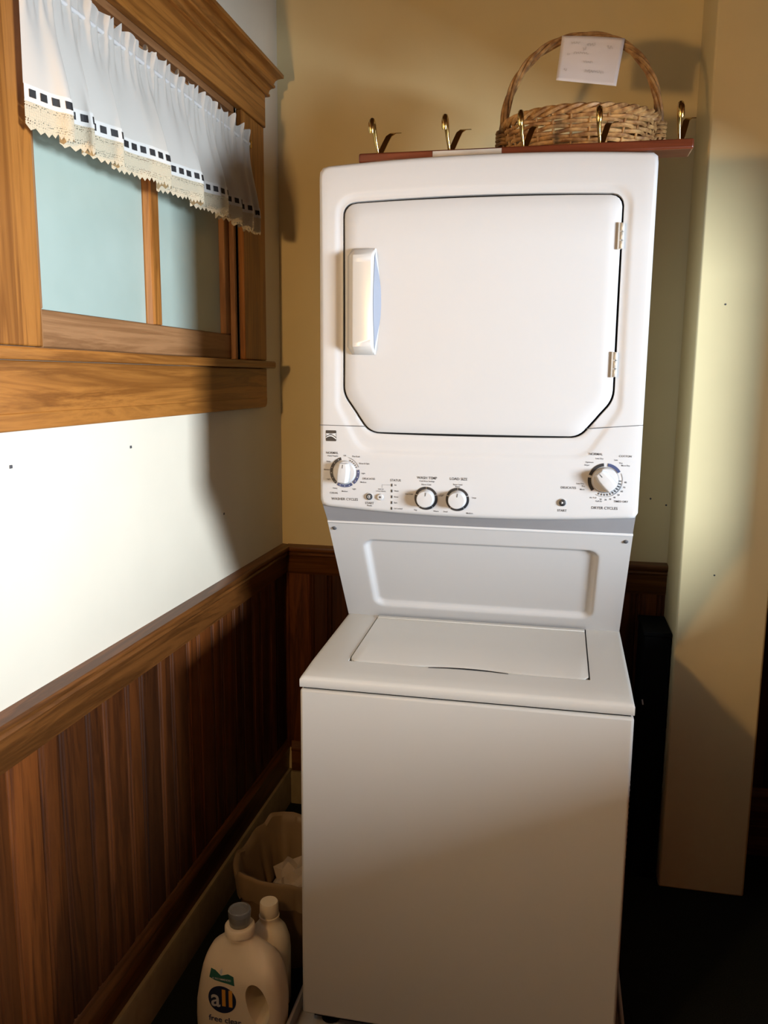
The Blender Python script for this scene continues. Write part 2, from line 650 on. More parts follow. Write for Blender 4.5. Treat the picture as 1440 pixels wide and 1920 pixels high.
place_boards(1, -1.465 - 0.151 * 5, 0.02, wall_left)
place_boards(0, 0.0095, 1.256, wall_back)
place_boards(0, 1.478, AX + 0.02, wall_back)

# chair rails
RAIL = [(0.0, 0.825), (0.013, 0.825), (0.015, 0.832), (0.019, 0.836), (0.020, 0.884), (0.022, 0.888), (0.026, 0.890), (0.028, 0.894),
        (0.026, 0.898), (0.024, 0.900), (0.030, 0.904), (0.035, 0.908), (0.036, 0.916), (0.034, 0.921), (0.0, 0.924)]


def rail_left(pts, y0, y1):
    return MB().prism([(x, z) for (x, z) in pts], 1, y0, y1)


def rail_back(pts, x0, x1):
    return MB().prism([(-d, z) for (d, z) in pts], 0, x0, x1)


o = rail_left(RAIL, -2.4, 0).build('trim_1', 'rail_y', smooth=True)
tag(o, 'moulded wooden chair rail along the left wall', 'chair rail', kind='structure')
o = rail_back(RAIL, 0.02, 1.238).build('trim_2', 'rail_x', smooth=True)
tag(o, 'moulded wooden chair rail on the wall behind the washer', 'chair rail', kind='structure')
o = rail_back(RAIL, 1.475, AX).build('trim_3', 'rail_x', smooth=True)
tag(o, 'dark chair rail on the wall right of the pillar', 'chair rail', kind='structure')

# baseboards
CAPP = [(0.0, 0.190), (0.018, 0.190), (0.020, 0.197), (0.019, 0.205), (0.015, 0.209), (0.014, 0.219), (0.010, 0.226), (0.0, 0.228)]
BASEP = [(0.0, 0.118), (0.016, 0.118), (0.016, 0.1885), (0.0, 0.1885)]
STRIP = [(0.0, 0.0), (0.027, 0.0), (0.027, 0.110), (0.024, 0.117), (0.0, 0.117)]
bl = rail_left(BASEP, -2.4, 0).build('baseboard_left', 'rail_y', smooth=True)
tag(bl, 'wooden baseboard under the left wainscot', 'baseboard', kind='structure')
rail_left(CAPP, -2.4, 0).build('cap_moulding', 'rail_y', bl, smooth=True)
rail_left(STRIP, -2.4, 0).build('painted_strip', 'base_paint', bl, smooth=True)
bb = rail_back(BASEP, 0.03, 1.238).build('baseboard_back', 'rail_x', smooth=True)
tag(bb, 'wooden baseboard on the wall behind the washer', 'baseboard', kind='structure')
rail_back(CAPP, 0.03, 1.238).build('cap_moulding', 'rail_x', bb, smooth=True)
rail_back(STRIP, 0.03, 1.238).build('painted_strip', 'base_paint', bb, smooth=True)
bb = rail_back([(0.0, 0.0), (0.016, 0.0), (0.016, 0.1885), (0.0, 0.1885)], 1.475, AX).build('baseboard_right', 'rail_x', smooth=True)
tag(bb, 'dark baseboard on the wall right of the pillar', 'baseboard', kind='structure')
rail_back(CAPP, 1.475, AX).build('cap_moulding', 'rail_x', bb, smooth=True)

# ------------------------------------------------------------------ window_1 on the left wall
win = empty('window_1', (0, -0.83, 1.5))
tag(win, 'oak framed window with frosted glass and a heavy cornice', 'window', kind='structure')
CO, CI = -0.176, -0.352            # right casing: outer and inner edge
LO, LI = -1.48, -1.303             # left casing
CX = 0.017
MB().box(0, CX, CI, CO, 1.526, 2.1935).build('casing', 'wood_z', win, bevel=0.003)
MB().box(0, CX, LO, LI, 1.526, 2.1935).build('casing', 'wood_z', win, bevel=0.003)
MB().box(0, 0.021, LO - 0.006, CO + 0.006, 2.194, 2.290).build('head_casing', 'wood_y', win, bevel=0.0025)
# cornice: stacked mouldings that return at both ends
CORN = [(0.024, 2.284), (0.028, 2.287), (0.028, 2.292), (0.025, 2.295), (0.027, 2.303), (0.032, 2.309), (0.037, 2.311), (0.040, 2.314),
        (0.040, 2.319), (0.037, 2.322), (0.040, 2.331), (0.047, 2.338), (0.055, 2.342), (0.060, 2.344), (0.060, 2.353), (0.056, 2.358)]
mb = MB()
nC = len(CORN)
yl, yr = LO, CO
vs = []
for (d, z) in CORN:
    vs += [(0.0, yl - d, z), (d, yl - d, z), (d, yr + d, z), (0.0, yr + d, z)]
fs = []
for i in range(nC - 1):
    for j in range(3):
        fs.append((i * 4 + j, i * 4 + j + 1, (i + 1) * 4 + j + 1, (i + 1) * 4 + j))
fs.append((0, 1, 2, 3))
fs.append(tuple((nC - 1) * 4 + j for j in (3, 2, 1, 0)))
for j in ((0,), (3,)):
    pass
fs.append(tuple([i * 4 for i in range(nC)] + [i * 4 + 3 for i in range(nC - 1, -1, -1)]))
mb.add(vs, fs)
mb.build('cornice', 'wood_y', win, smooth=True)
# stool (sill) and apron with rounded lower corners
MB().box(-0.06, 0.041, LO - 0.016, CO + 0.016, 1.503, 1.524).build('sill', 'wood_y', win, bevel=0.005, seg=3)
ap = rounded_poly([(LO, 1.502, 0.002), (LO, 1.386, 0.022), (CO + 0.002, 1.386, 0.022), (CO + 0.002, 1.502, 0.002)], 6)
mb = MB().prism(ap, 0, 0.0, 0.0155)
apron = mb.build('apron', 'wood_y', win, bevel=0.002)
ap2 = rounded_poly([(LO + 0.004, 1.416, 0.002), (LO + 0.004, 1.3865, 0.020), (CO - 0.002, 1.3865, 0.020), (CO - 0.002, 1.416, 0.002)], 6)
MB().prism(ap2, 0, 0.0, 0.0175).build('apron_bead', 'wood_y', win, bevel=0.002)
# jamb lining
MB().box(-0.10, 0.0, CI - 0.013, CI, 1.525, 2.19).build('jamb', 'sashpaint_z', win)
MB().box(-0.10, 0.0, LI, LI + 0.013, 1.525, 2.19).build('jamb', 'sashpaint_z', win)
MB().box(-0.10, 0.0, LI, CI, 2.178, 2.195).build('head_jamb', 'sashpaint', win)
# stops
MB().box(-0.016, 0.0, CI - 0.027, CI - 0.0135, 1.525, 2.178).build('stop', 'sashpaint_z', win, bevel=0.002)
MB().box(-0.016, 0.0, LI + 0.0135, LI + 0.027, 1.525, 2.178).build('stop', 'sashpaint_z', win, bevel=0.002)
# sash
sash = MB().box(-0.045, -0.017, LI + 0.014, CI - 0.014, 1.527, 1.594).build('sash', 'sashpaint', win, bevel=0.003)
MB().box(-0.045, -0.017, LI + 0.014, CI - 0.014, 2.13, 2.177).build('sash_rail', 'sashpaint', sash, bevel=0.003)
MB().box(-0.045, -0.017, CI - 0.056, CI - 0.014, 1.5945, 2.1295).build('sash_stile', 'sashpaint_z', sash, bevel=0.003)
MB().box(-0.045, -0.017, LI + 0.014, LI + 0.056, 1.5945, 2.1295).build('sash_stile', 'sashpaint_z', sash, bevel=0.003)
MU = -0.806
mb = MB().prism([(-0.045, MU - 0.03), (-0.030, MU - 0.03), (-0.022, MU - 0.018), (-0.017, MU - 0.016), (-0.017, MU + 0.016), (-0.022, MU + 0.018),
                 (-0.030, MU + 0.03), (-0.045, MU + 0.03)], 2, 1.5945, 2.1295)
mb.build('mullion', 'wood_z', sash)
MB().box(-0.037, -0.033, LI + 0.057, MU - 0.0305, 1.596, 2.128).build('pane', 'glass', win)
MB().box(-0.037, -0.033, MU + 0.0305, CI - 0.057, 1.596, 2.128).build('pane', 'glass', win)
MB().box(-0.115, -0.11, LI - 0.005, CI + 0.005, 1.50, 2.21).build('backing_board', 'ceiling', win)

# ------------------------------------------------------------------ window_2: the daylight window on the right wall (outside the frame)
w2 = empty('window_2', (RX, -2.49, E0))
tag(w2, 'daylight window on the right wall beyond the added counter', 'window', kind='structure')
for (y0, y1, z0, z1) in [(D0 - 0.09, D0, E0 - 0.09, E1 + 0.09), (D1, D1 + 0.09, E0 - 0.09, E1 + 0.09), (D0, D1, E0 - 0.09, E0), (D0, D1, E1, E1 + 0.09)]:
    MB().box(RX - 0.018, RX, y0, y1, z0, z1).build('casing', 'wood_z', w2, bevel=0.003)
MB().box(RX + 0.06, RX + 0.064, D0, D1, E0, E1).build('pane', 'clearglass', w2)

# ------------------------------------------------------------------ bounce_block_door: dark slab added behind the viewer to cut bounced light
dr = empty('bounce_block_door', (0, -3.25, 0))
tag(dr, 'dark door slab added behind the viewer to cut bounced light', 'door', kind='structure')
MB().box(0.037, 0.055, -3.80, -2.70, 0.0, 2.25).build('door_leaf', 'dark_panel', dr, bevel=0.003)
for (y0, y1, z0, z1) in [(-3.70, -3.30, 0.2, 1.0), (-3.20, -2.80, 0.2, 1.0), (-3.70, -3.30, 1.15, 2.1), (-3.20, -2.80, 1.15, 2.1)]:
    MB().box(0.0555, 0.064, y0, y1, z0, z1).build('door_panel', 'dark_panel', dr, bevel=0.006)
MB().lathe([(0.012, 0.0), (0.024, 0.02), (0.020, 0.035), (0.006, 0.04)], (0.10, -2.78, 1.0), 16, 2).build('door_knob', 'brass', dr, smooth=True)

# ================================================================== STACKED WASHER AND DRYER
X0, X1 = 0.380, 1.060
XC = 0.720
mach = empty('stacked_washer_dryer', (XC, -0.63, 0))
tag(mach, 'tall white stacked laundry unit, dryer above and top-loading washer below', 'washer dryer')

YB = -0.24
# washer cabinet
MB().box(X0, X1, -1.013, YB, 0.058, 0.8285).build('washer_cabinet', 'almond', mach, bevel=0.006, seg=3)
MB().box(X0 + 0.02, X1 - 0.02, -0.985, YB - 0.02, 0.034, 0.0575).build('plinth', 'gap', mach)
MB().box(X0 + 0.006, X1 - 0.006, -1.005, YB - 0.004, 0.8286, 0.8335).build('seam_gasket', 'gap', mach)
# washer top: rolled front, slightly rising deck, opening for the lid
LX0, LX1, LY0, LY1 = 0.462, 0.978, -0.921, -0.612


def deck_z(y):
    return 0.865 + 0.013 * (y + 0.93) / 0.33


prof = [(-1.013, 0.8337), (-1.0145, 0.838), (-1.0145, 0.850), (-1.012, 0.855), (-1.006, 0.858), (-0.97, 0.8615), (-0.935, 0.8645), (LY0, deck_z(LY0))]
prof2 = prof + [(-0.80, deck_z(-0.80)), (LY1, deck_z(LY1)), (-0.58, deck_z(-0.58))]


def edge_drop(x):
    e = min(x - X0, X1 - x)
    return 0.010 * (1 - math.sqrt(max(0, 1 - (1 - min(1, e / 0.010)) ** 2)))


mb = MB()
xs_all = [X0, X0 + 0.0012, X0 + 0.003, X0 + 0.006, X0 + 0.010, LX0, LX1, X1 - 0.010, X1 - 0.006, X1 - 0.003, X1 - 0.0012, X1]


def strip(xs, pr):
    def drop(x, i, z):
        k = sst(0.850, 0.862, z)
        return z - edge_drop(x) * k
    vs_, fs_ = [], []
    for j, (y, z) in enumerate(pr):
        for x in xs:
            vs_.append((x, y, drop(x, j, z)))
    w = len(xs)
    for j in range(len(pr) - 1):
        for i in range(w - 1):
            fs_.append((j * w + i, j * w + i + 1, (j + 1) * w + i + 1, (j + 1) * w + i))
    mb.add(vs_, fs_)


strip(xs_all[:6], prof2)
strip(xs_all[5:7], prof)
strip(xs_all[6:], prof2)
# inner walls of the lid opening
za, zb = deck_z(LY0), deck_z(LY1)
mb.add([(LX0, LY0, za), (LX0, LY1, zb), (LX0, LY1, zb - 0.02), (LX0, LY0, za - 0.02)], [(0, 1, 2, 3)])
mb.add([(LX1, LY0, za), (LX1, LY1, zb), (LX1, LY1, zb - 0.02), (LX1, LY0, za - 0.02)], [(0, 1, 2, 3)])
mb.add([(LX0, LY0, za), (LX1, LY0, za), (LX1, LY0, za - 0.02), (LX0, LY0, za - 0.02)], [(0, 1, 2, 3)])
# outer sides and back, underside
for x in (X0, X1):
    pts = [(y, z - edge_drop(x) * sst(0.850, 0.862, z)) for (y, z) in prof2]
    n0 = len(pts)
    mb.add([(x, y, z) for y, z in pts] + [(x, -0.58, 0.8337)], [tuple(range(n0 + 1))])
top = mb.build('washer_top', 'almond', mach, smooth=True)
MB().box(LX0 - 0.004, LX1 + 0.004, LY0 - 0.03, LY1 + 0.02, 0.842, 0.8475).build('lid_seal', 'gap', mach)
# lid
g = 0.0032


def lid_front(x):
    u = (x - XC) / 0.11
    return LY0 + g - 0.0 + 0.010 * (math.exp(-(u * 1.2) ** 4)) * (1 if abs(u) < 3 else 0)


nx = 48
lx0, lx1 = LX0 + g, LX1 - g
mb = MB()
outl = []
for i in range(nx + 1):
    x = lx0 + (lx1 - lx0) * i / nx
    e = min(x - lx0, lx1 - x)
    rr = 0.012
    cut = rr - math.sqrt(max(0, rr * rr - (rr - min(rr, e)) ** 2))
    outl.append((x, lid_front(x) + cut))
vs, fs = [], []
rows = [0, 0.02, 0.5, 1.0]
for rI, t in enumerate(rows):
    for (x, y) in outl:
        yy = y + (LY1 - 0.003 - y) * t
        z = deck_z(yy) + 0.002 - (0.0025 if t == 0 else 0.0)
        vs.append((x, yy, z))
w = nx + 1
for j in range(len(rows) - 1):
    for i in range(nx):
        fs.append((j * w + i, j * w + i + 1, (j + 1) * w + i + 1, (j + 1) * w + i))
k0 = len(vs)
for (x, y) in outl:
    vs.append((x, y, deck_z(y) - 0.012))
for i in range(nx):
    fs.append((i, k0 + i, k0 + i + 1, i + 1))
# side skirts
for col in (0, nx):
    b0 = len(vs)
    vs.append((vs[col][0], LY1 - 0.003, deck_z(LY1) - 0.012))
    fs.append((col, w + col, 2 * w + col, 3 * w + col, b0, k0 + col))
mb.add(vs, fs)
lid = mb.build('washer_lid', 'almond', mach, smooth=True)
# raised hinge strip at the rear of the lid
MB().box(lx0, lx1, LY1 - 0.020, LY1 - 0.004, deck_z(LY1) + 0.001, deck_z(LY1) + 0.0042).build('hinge_strip', 'almond', lid, bevel=0.0015)
# finger slot: dark crescent in front of the lid
cres = []
for i in range(21):
    x = 0.640 + 0.170 * i / 20
    cres.append((x, -0.9270 + 0.0065 * math.sin(PI * i / 20)))
cres2 = [(x, y + 0.0012 + 0.0030 * math.sin(PI * (20 - k_) / 20) ** 0.6) for k_, (x, y) in zip(range(20, -1, -1), list(reversed(cres)))]
mb = MB()
poly = cres + cres2
N = len(poly)
mb.add([(x, y, deck_z(y) + 0.0010 + (0.0008 if i >= 21 else 0.0)) for i, (x, y) in enumerate(poly)], [(i, i + 1, N - 2 - i, N - 1 - i) for i in range(20)])
mb.build('finger_slot', 'gap', lid)

# neck: sloping back panel between washer and dryer, with an embossed rectangle
ZT, YT, ZB_, YB_ = 1.152, -0.803, 0.876, -0.604
nrm = Vector((0, -(ZT - ZB_), (YB_ - YT) * -1.0))     # outward normal (forward, downward)
nrm = Vector((0, -(ZT - ZB_), -(YB_ - YT))).normalized()


def rrect(x, v, x0, x1, v0, v1, r):
    dx = max(x0 + r - x, x - (x1 - r), 0)
    dv = max(v0 + r - v, v - (v1 - r), 0)
    return math.hypot(dx, dv) - r if (dx > 0 or dv > 0) else -min(x - x0, x1 - x, v - v0, v1 - v)


SL = math.hypot(ZT - ZB_, YB_ - YT)


def slope(u, v):
    x = X0 + 0.003 + (X1 - X0 - 0.006) * u
    s_ = SL * v
    d = rrect(x, s_, 0.457, 0.992, 0.042, 0.287, 0.028)
    dep = 0.011 * (1 - sst(-0.014, 0.0, d))
    p = Vector((x, YB_ + (YT - YB_) * v, ZB_ + (ZT - ZB_) * v)) - nrm * dep
    return p


mb = MB().grid(slope, 150, 76)
neck = mb.build('sloped_panel', 'enamel', mach, smooth=True)
for x in (X0 + 0.003, X1 - 0.003):
    MB().add([(x, YB_, ZB_), (x, YT, ZT), (x, YB, ZT), (x, YB, 0.84), (x, YB_, 0.84)], [(0, 1, 2, 3, 4)]).build('neck_side', 'enamel', mach)
MB().box(X0 + 0.01, X1 - 0.01, YB - 0.004, YB, 0.84, 1.15).build('neck_back', 'enamel', mach)
MB().box(X0 + 0.003, X1 - 0.003, YT - 0.004, YT + 0.02, ZT - 0.002, ZT + 0.004).build('panel_lip', 'enamel', mach, bevel=0.0015)
for (x, v) in [(0.396, 0.94), (1.044, 0.94)]:
    p = Vector((x, YB_ + (YT - YB_) * v, ZB_ + (ZT - ZB_) * v))
    q = MB().lathe([(0.0052, -0.001), (0.0052, 0.001), (0.0038, 0.0028), (0.001, 0.0032)], (0, 0, 0), 14, 1)
    rotm = Matrix.Rotation(math.atan2(nrm.z, -nrm.y) * -1.0, 3, 'X')
    q.v = [tuple(rotm @ Vector(c_) + p) for c_ in q.v]
    q.build('screw', 'steel' if False else 'ink', neck, smooth=True)

# dryer body
YF = -0.857
MB().box(X0 + 0.002, X1 - 0.002, -0.800, YB, 1.157, 1.906).build('dryer_cabinet', 'enamel', mach, bevel=0.012, seg=3)

# dryer fascia: ring mesh from the door opening out to the rounded outer edge
NC = 288
ctr = (0.718, 1.58)
ang = [2 * PI * i / NC for i in range(NC)]
door_pts = [(0.4325, 1.838, 0.024), (0.9995, 1.838, 0.022), (1.0005, 1.437, 0.055), (0.936, 1.361, 0.04), (0.490, 1.361, 0.04), (0.4325, 1.442, 0.055)]
door_pts = door_pts[::-1]
dp = rounded_poly(door_pts, 10)


def dens(poly, m_=8):
    out = []
    for i in range(len(poly)):
        a, b_ = poly[i], poly[(i + 1) % len(poly)]
        L = math.hypot(a[0] - b_[0], a[1] - b_[1])
        k = max(1, int(L / 0.01))
        for j in range(k):
            out.append((a[0] + (b_[0] - a[0]) * j / k, a[1] + (b_[1] - a[1]) * j / k))
    return out


def bulge_door(poly):
    out = []
    for (x, z) in dens(poly):
        u = (x - 0.7165) / 0.2835
        if z > 1.80:
            z += 0.007 * max(0, 1 - u * u)
        if z < 1.40:
            z -= 0.004 * max(0, 1 - u * u)
        out.append((x, z))
    return out


door_poly = bulge_door(dp)
rec_pts = [(0.4145, 1.857, 0.04), (1.0185, 1.857, 0.04), (1.0195, 1.415, 0.05), (0.955, 1.316, 0.05), (0.468, 1.316, 0.05), (0.4135, 1.415, 0.05)][::-1]
rec_poly = bulge_door(rounded_poly(rec_pts, 8))
outer_pts = [(X0, 1.912, 0.016), (X1, 1.912, 0.012), (X1, 1.196, 0.010), (X0, 1.196, 0.012)][::-1]
outer_poly = []
for (x, z) in dens(rounded_poly(outer_pts, 6)):
    u = (x - XC) / 0.34
    if z > 1.88:
        z += 0.012 * max(0, 1 - u * u)
    if z < 1.21:
        z -= 0.014 * max(0, 1 - u * u)
    outer_poly.append((x, z))
Dr = ray_outline(door_poly, ctr, ang)
Rr = ray_outline(rec_poly, ctr, ang)
Or = ray_outline(outer_poly, ctr, ang)


def ring(A, B_, t):
    return [(a[0] + (b_[0] - a[0]) * t, a[1] + (b_[1] - a[1]) * t) for a, b_ in zip(A, B_)]


def inset(A, d):
    return [(a[0] - (a[0] - ctr[0]) / math.hypot(a[0] - ctr[0], a[1] - ctr[1]) * d, a[1] - (a[1] - ctr[1]) / math.hypot(a[0] - ctr[0], a[1] - ctr[1]) * d) for a in A]


rings = [(Dr, -0.826), (Dr, YF + 0.0044)]
rings += [(ring(Dr, inset(Rr, 0.015), t), YF + 0.0034) for t in (0.04, 0.4, 0.7, 1.0)]
for t in (0.25, 0.5, 0.75, 1.0):
    rings.append((ring(inset(Rr, 0.015), Rr, t), YF + 0.0034 * (1 - sst(0, 1, t))))
O12 = inset(Or, 0.012)
rings += [(ring(Rr, O12, t), YF) for t in (0.1, 0.5, 1.0)]
for q in (18, 36, 54, 72, 90):
    a = math.radians(q)
    rings.append((inset(Or, 0.012 * (1 - math.sin(a))), YF + 0.012 * (1 - math.cos(a))))
rings.append((Or, -0.815))
mb = MB()
vs = [(x, y, z) for (R_, y) in rings for (x, z) in R_]
fs = []
for j in range(len(rings) - 1):
    for i in range(NC):
        fs.append((j * NC + i, j * NC + (i + 1) % NC, (j + 1) * NC + (i + 1) % NC, (j + 1) * NC + i))
mb.add(vs, fs)
fascia = mb.build('dryer_fascia', 'plastic', mach, smooth=True)
# console underside sweeping back to the neck, in a darker grey
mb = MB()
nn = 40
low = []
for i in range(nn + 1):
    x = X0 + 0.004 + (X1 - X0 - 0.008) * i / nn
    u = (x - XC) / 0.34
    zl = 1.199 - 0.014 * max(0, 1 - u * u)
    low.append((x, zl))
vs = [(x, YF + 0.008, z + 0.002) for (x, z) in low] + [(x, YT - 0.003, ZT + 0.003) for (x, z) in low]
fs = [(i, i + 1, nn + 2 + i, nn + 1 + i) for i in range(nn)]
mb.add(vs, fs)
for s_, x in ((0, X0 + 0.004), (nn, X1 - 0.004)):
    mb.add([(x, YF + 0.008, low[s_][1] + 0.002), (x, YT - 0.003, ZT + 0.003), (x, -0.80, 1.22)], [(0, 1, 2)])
mb.build('console_underside', 'undersidegrey', mach, smooth=True)
# door gasket seen in the gap
mb = MB()
vs = [(x, -0.843, z) for (x, z) in inset(Dr, -0.001)] + [(x, -0.843, z) for (x, z) in inset(Dr, 0.012)]
mb.add(vs, [(i, (i + 1) % NC, NC + (i + 1) % NC, NC + i) for i in range(NC)])
mb.build('door_gasket', 'gap', mach)
# door
Di = inset(Dr, 0.0045)
drings = [(Di, -0.838), (Di, -0.853), (inset(Dr, 0.0050), -0.8548), (inset(Dr, 0.0068), -0.8560)]
DY = -0.8572
for t in (0.1, 0.25, 0.5, 0.75, 0.95):
    drings.append((ring(inset(Dr, 0.0068), [ctr] * NC, t), DY + 0.0012 * (1 - t) ** 2 - 0.0012))
mb = MB()
vs = [(x, y, z) for (R_, y) in drings for (x, z) in R_]
fs = []
for j in range(len(drings) - 1):
    for i in range(NC):
        fs.append((j * NC + i, j * NC + (i + 1) % NC, (j + 1) * NC + (i + 1) % NC, (j + 1) * NC + i))
fs.append(tuple((len(drings) - 1) * NC + i for i in range(NC)))
mb.add(vs, fs)
door = mb.build('dryer_door', 'enamel', mach, smooth=True)
# door handle: bevelled hood with a scooped lens-shaped right flank
HZ0, HZ1 = 1.527, 1.744
HY = DY - 0.030
mb = MB()
nz = 28


def hsec(t):
    z = HZ0 + (HZ1 - HZ0) * t
    e = min(t, 1 - t) * (HZ1 - HZ0)
    k = sst(0, 0.016, e)
    bul = math.sin(PI * t) ** 1.3
    yf = DY - 0.008 - 0.022 * k
    return [(0.4445 + 0.008 * (1 - k), DY + 0.001, z), (0.4455 + 0.008 * (1 - k), DY - 0.007 * k - 0.002, z), (0.4600, yf + 0.001, z), (0.4625, yf, z),
            (0.500, yf, z), (0.5035 - 0.005 * bul, yf + 0.0025, z), (0.504 - 0.003 * bul, yf + 0.006, z), (0.506 + 0.010 * bul, DY + 0.001, z)]


vs = []
for j in range(nz + 1):
    vs += hsec(j / nz)
m8 = 8
fs = []
for j in range(nz):
    for i in range(m8 - 1):
        fs.append((j * m8 + i, j * m8 + i + 1, (j + 1) * m8 + i + 1, (j + 1) * m8 + i))
fs.append(tuple(range(m8)))
fs.append(tuple(nz * m8 + i for i in range(m8)))
mb.add(vs, fs)
handle = mb.build('door_handle', 'gloss', door, smooth=True)
mb = MB()
vs = []
for j in range(nz + 1):
    t = j / nz
    c_ = hsec(t)
    w_ = math.sin(PI * min(1, max(0, (t - 0.06) / 0.88))) ** 0.6
    a_, b_ = Vector(c_[6]), Vector(c_[7])
    m_ = a_.lerp(b_, 0.35)
    for q in (a_.lerp(m_, 0.3) * w_ + m_ * (1 - w_), b_ * w_ + m_ * (1 - w_)):
        vs.append((q.x + 0.0009, q.y - 0.0003, q.z))
mb.add(vs, [(2 * j, 2 * j + 1, 2 * j + 3, 2 * j + 2) for j in range(nz)])
mb.build('grip_shade_patch', 'gripshade', mach, smooth=True)  # bluish shade of the finger hollow, painted as a lens on the flank
# hinges
for z in (1.757, 1.5085):
    h = MB()
    hx = 0.9975
    h.box(hx - 0.0075, hx - 0.001, DY - 0.0035, DY - 0.0008, z - 0.0255, z + 0.0255)
    hg = h.build('hinge', 'hinge', mach, bevel=0.0006)
    for kz in (-0.0168, 0.0, 0.0168):
        MB().lathe([(0.0030, -0.0078), (0.0036, -0.0070), (0.0036, 0.0070), (0.0030, 0.0078)], (hx + 0.001, DY - 0.0025, z + kz), 12, 2).build('knuckle', 'hinge', hg, smooth=True)
# seam lines between the upper fascia and the console
for (xa, xb, za_, zb_) in [(X0 + 0.001, 0.484, 1.3755, 1.3745), (0.948, X1 - 0.001, 1.3790, 1.3885)]:
    MB().add([(xa, YF - 0.0004, za_ - 0.0007), (xb, YF + 0.0058 if False else YF - 0.0004, zb_ - 0.0007), (xb, YF - 0.0004, zb_ + 0.0007), (xa, YF - 0.0004, za_ + 0.0007)],
             [(0, 1, 2, 3)]).build('seam', 'ink', fascia)
# logo: black square with pale stripes and a curved swoosh
LGX, LGZ, LS = 0.4065, 1.3525, 0.0118
lg = rounded_poly([(LGX - LS, LGZ - LS, 0.002), (LGX + LS, LGZ - LS, 0.002), (LGX + LS, LGZ + LS, 0.002), (LGX - LS, LGZ + LS, 0.002)], 4)
logo = MB().prism(lg, 1, YF - 0.0006, YF).build('logo_plate', 'black', fascia)
mb = MB()
for k, (za_, zb_, cv) in enumerate([(0.0040, 0.0040, 0.0), (0.0005, -0.0005, 0.0035), (-0.0040, -0.0065, 0.0050)]):
    st = []
    for i in range(11):
        t = i / 10
        x = LGX - LS + 0.0004 + (2 * LS - 0.0008) * t
        z = LGZ + za_ + (zb_ - za_) * t + cv * math.sin(PI * t)
        th_ = 0.0008 + 0.0006 * t
        st.append((x, z, th_))
    vs = [(x, YF - 0.0009, z - t_) for (x, z, t_) in st] + [(x, YF - 0.0009, z + t_) for (x, z, t_) in st]
    mb.add(vs, [(i, i + 1, 12 + i, 11 + i) for i in range(10)])
mb.build('logo_stripes', 'lightprint', logo)

YI = YF - 0.0005


def knob(name, cx, cz, r, h, pointer, mat='plastic'):
    mb = MB().lathe([(r * 1.06, 0.0), (r * 1.06, 0.002), (r, 0.0035), (r * 0.96, h * 0.92), (r * 0.90, h), (r * 0.3, h + 0.0008)], (cx, YF, cz), 40, 1)
    k = mb.build(name, mat, mach, smooth=True)
    a = math.radians(pointer)
    m2 = MB()
    d = Vector((math.cos(a), math.sin(a)))
    n_ = Vector((-d.y, d.x)) * 0.0007
    p0, p1 = d * r * 0.42, d * r * 0.84
    yy = YF - h - 0.0012
    m2.add([(cx + p.x, yy, cz + p.y) for p in (p0 - n_, p1 - n_, p1 + n_, p0 + n_)], [(0, 1, 2, 3)])
    m2.build('pointer_line', 'ink', k)
    return k


def grip_knob(cx, cz, r, h, ang_deg):
    """round skirt with a raised bar grip"""
    mb = MB().lathe([(r * 1.05, 0.0), (r * 1.05, 0.003), (r, 0.005), (r * 0.95, 0.009), (r * 0.2, 0.010)], (cx, YF, cz), 40, 1)
    k = mb.build('cycle_knob', 'plastic', mach, smooth=True)
    a = math.radians(ang_deg)
    d = Vector((math.cos(a), math.sin(a)))
    n_ = Vector((-d.y, d.x))
    m2 = MB()
    vs = []
    for (yy, wl, ww) in [(YF - 0.008, 0.97, 0.50), (YF - h + 0.002, 0.93, 0.40), (YF - h, 0.88, 0.32)]:
        for (su, sv) in [(-1, -1), (-0.4, -1.12), (0.4, -1.12), (1, -0.8), (1, 0.8), (0.4, 1.12), (-0.4, 1.12), (-1, 1)]:
            p = d * (su * r * wl * math.sqrt(max(0.05, 1 - (ww * 0.9) ** 2))) + n_ * (sv * r * ww)
            vs.append((cx + p.x, yy, cz + p.y))
    fs = [(j * 8 + i, j * 8 + (i + 1) % 8, (j + 1) * 8 + (i + 1) % 8, (j + 1) * 8 + i) for j in range(2) for i in range(8)]
    fs.append(tuple(16 + i for i in range(8)))
    m2.add(vs, fs)
    m2.build('grip', 'plastic', k, bevel=0.0012)
    m3 = MB()
    nn_ = n_ * 0.0008
    p0, p1 = d * r * 0.45, d * r * 0.78
    m3.add([(cx + p.x, YF - h - 0.0004, cz + p.y) for p in (p0 - nn_, p1 - nn_, p1 + nn_, p0 + nn_)], [(0, 1, 2, 3)])
    m3.build('pointer_line', 'ink', k)
    return k


# washer cycle dial
cx, cz = 0.4375, 1.2735
grip_knob(cx, cz, 0.0245, 0.027, 84)
MB().arc(cx, cz, 0.0275, 0.0335, 105, 232, YI).build('dial_ring', 'black', mach)
MB().arc(cx, cz, 0.0275, 0.0335, 238, 303, YI).build('dial_ring', 'navy', mach)
MB().arc(cx, cz, 0.0275, 0.0335, 310, 371, YI).build('dial_ring', 'navy', mach)
mb = MB().arc(cx, cz, 0.0333, 0.0337, 20, 76, YI)
for a_ in (24, 34, 44, 54, 64):
    mb.arc(cx, cz, 0.027, 0.030, a_ - 2, a_ + 2, YI)
put_text(mb, 'NORMAL', 0.0068, 0.409, 1.3150, YI)
put_text(mb, 'Heavy Regular', 0.0042, 0.4105, 1.3085, YI)
put_text(mb, 'Bulky', 0.0042, 0.401, 1.296, YI)
put_text(mb, 'Medium', 0.0042, 0.397, 1.278, YI)
put_text(mb, 'Light', 0.0042, 0.401, 1.257, YI)
put_text(mb, 'Off', 0.0042, 0.4375, 1.3095, YI)
put_text(mb, 'Pre-Soak', 0.0048, 0.463, 1.3085, YI)
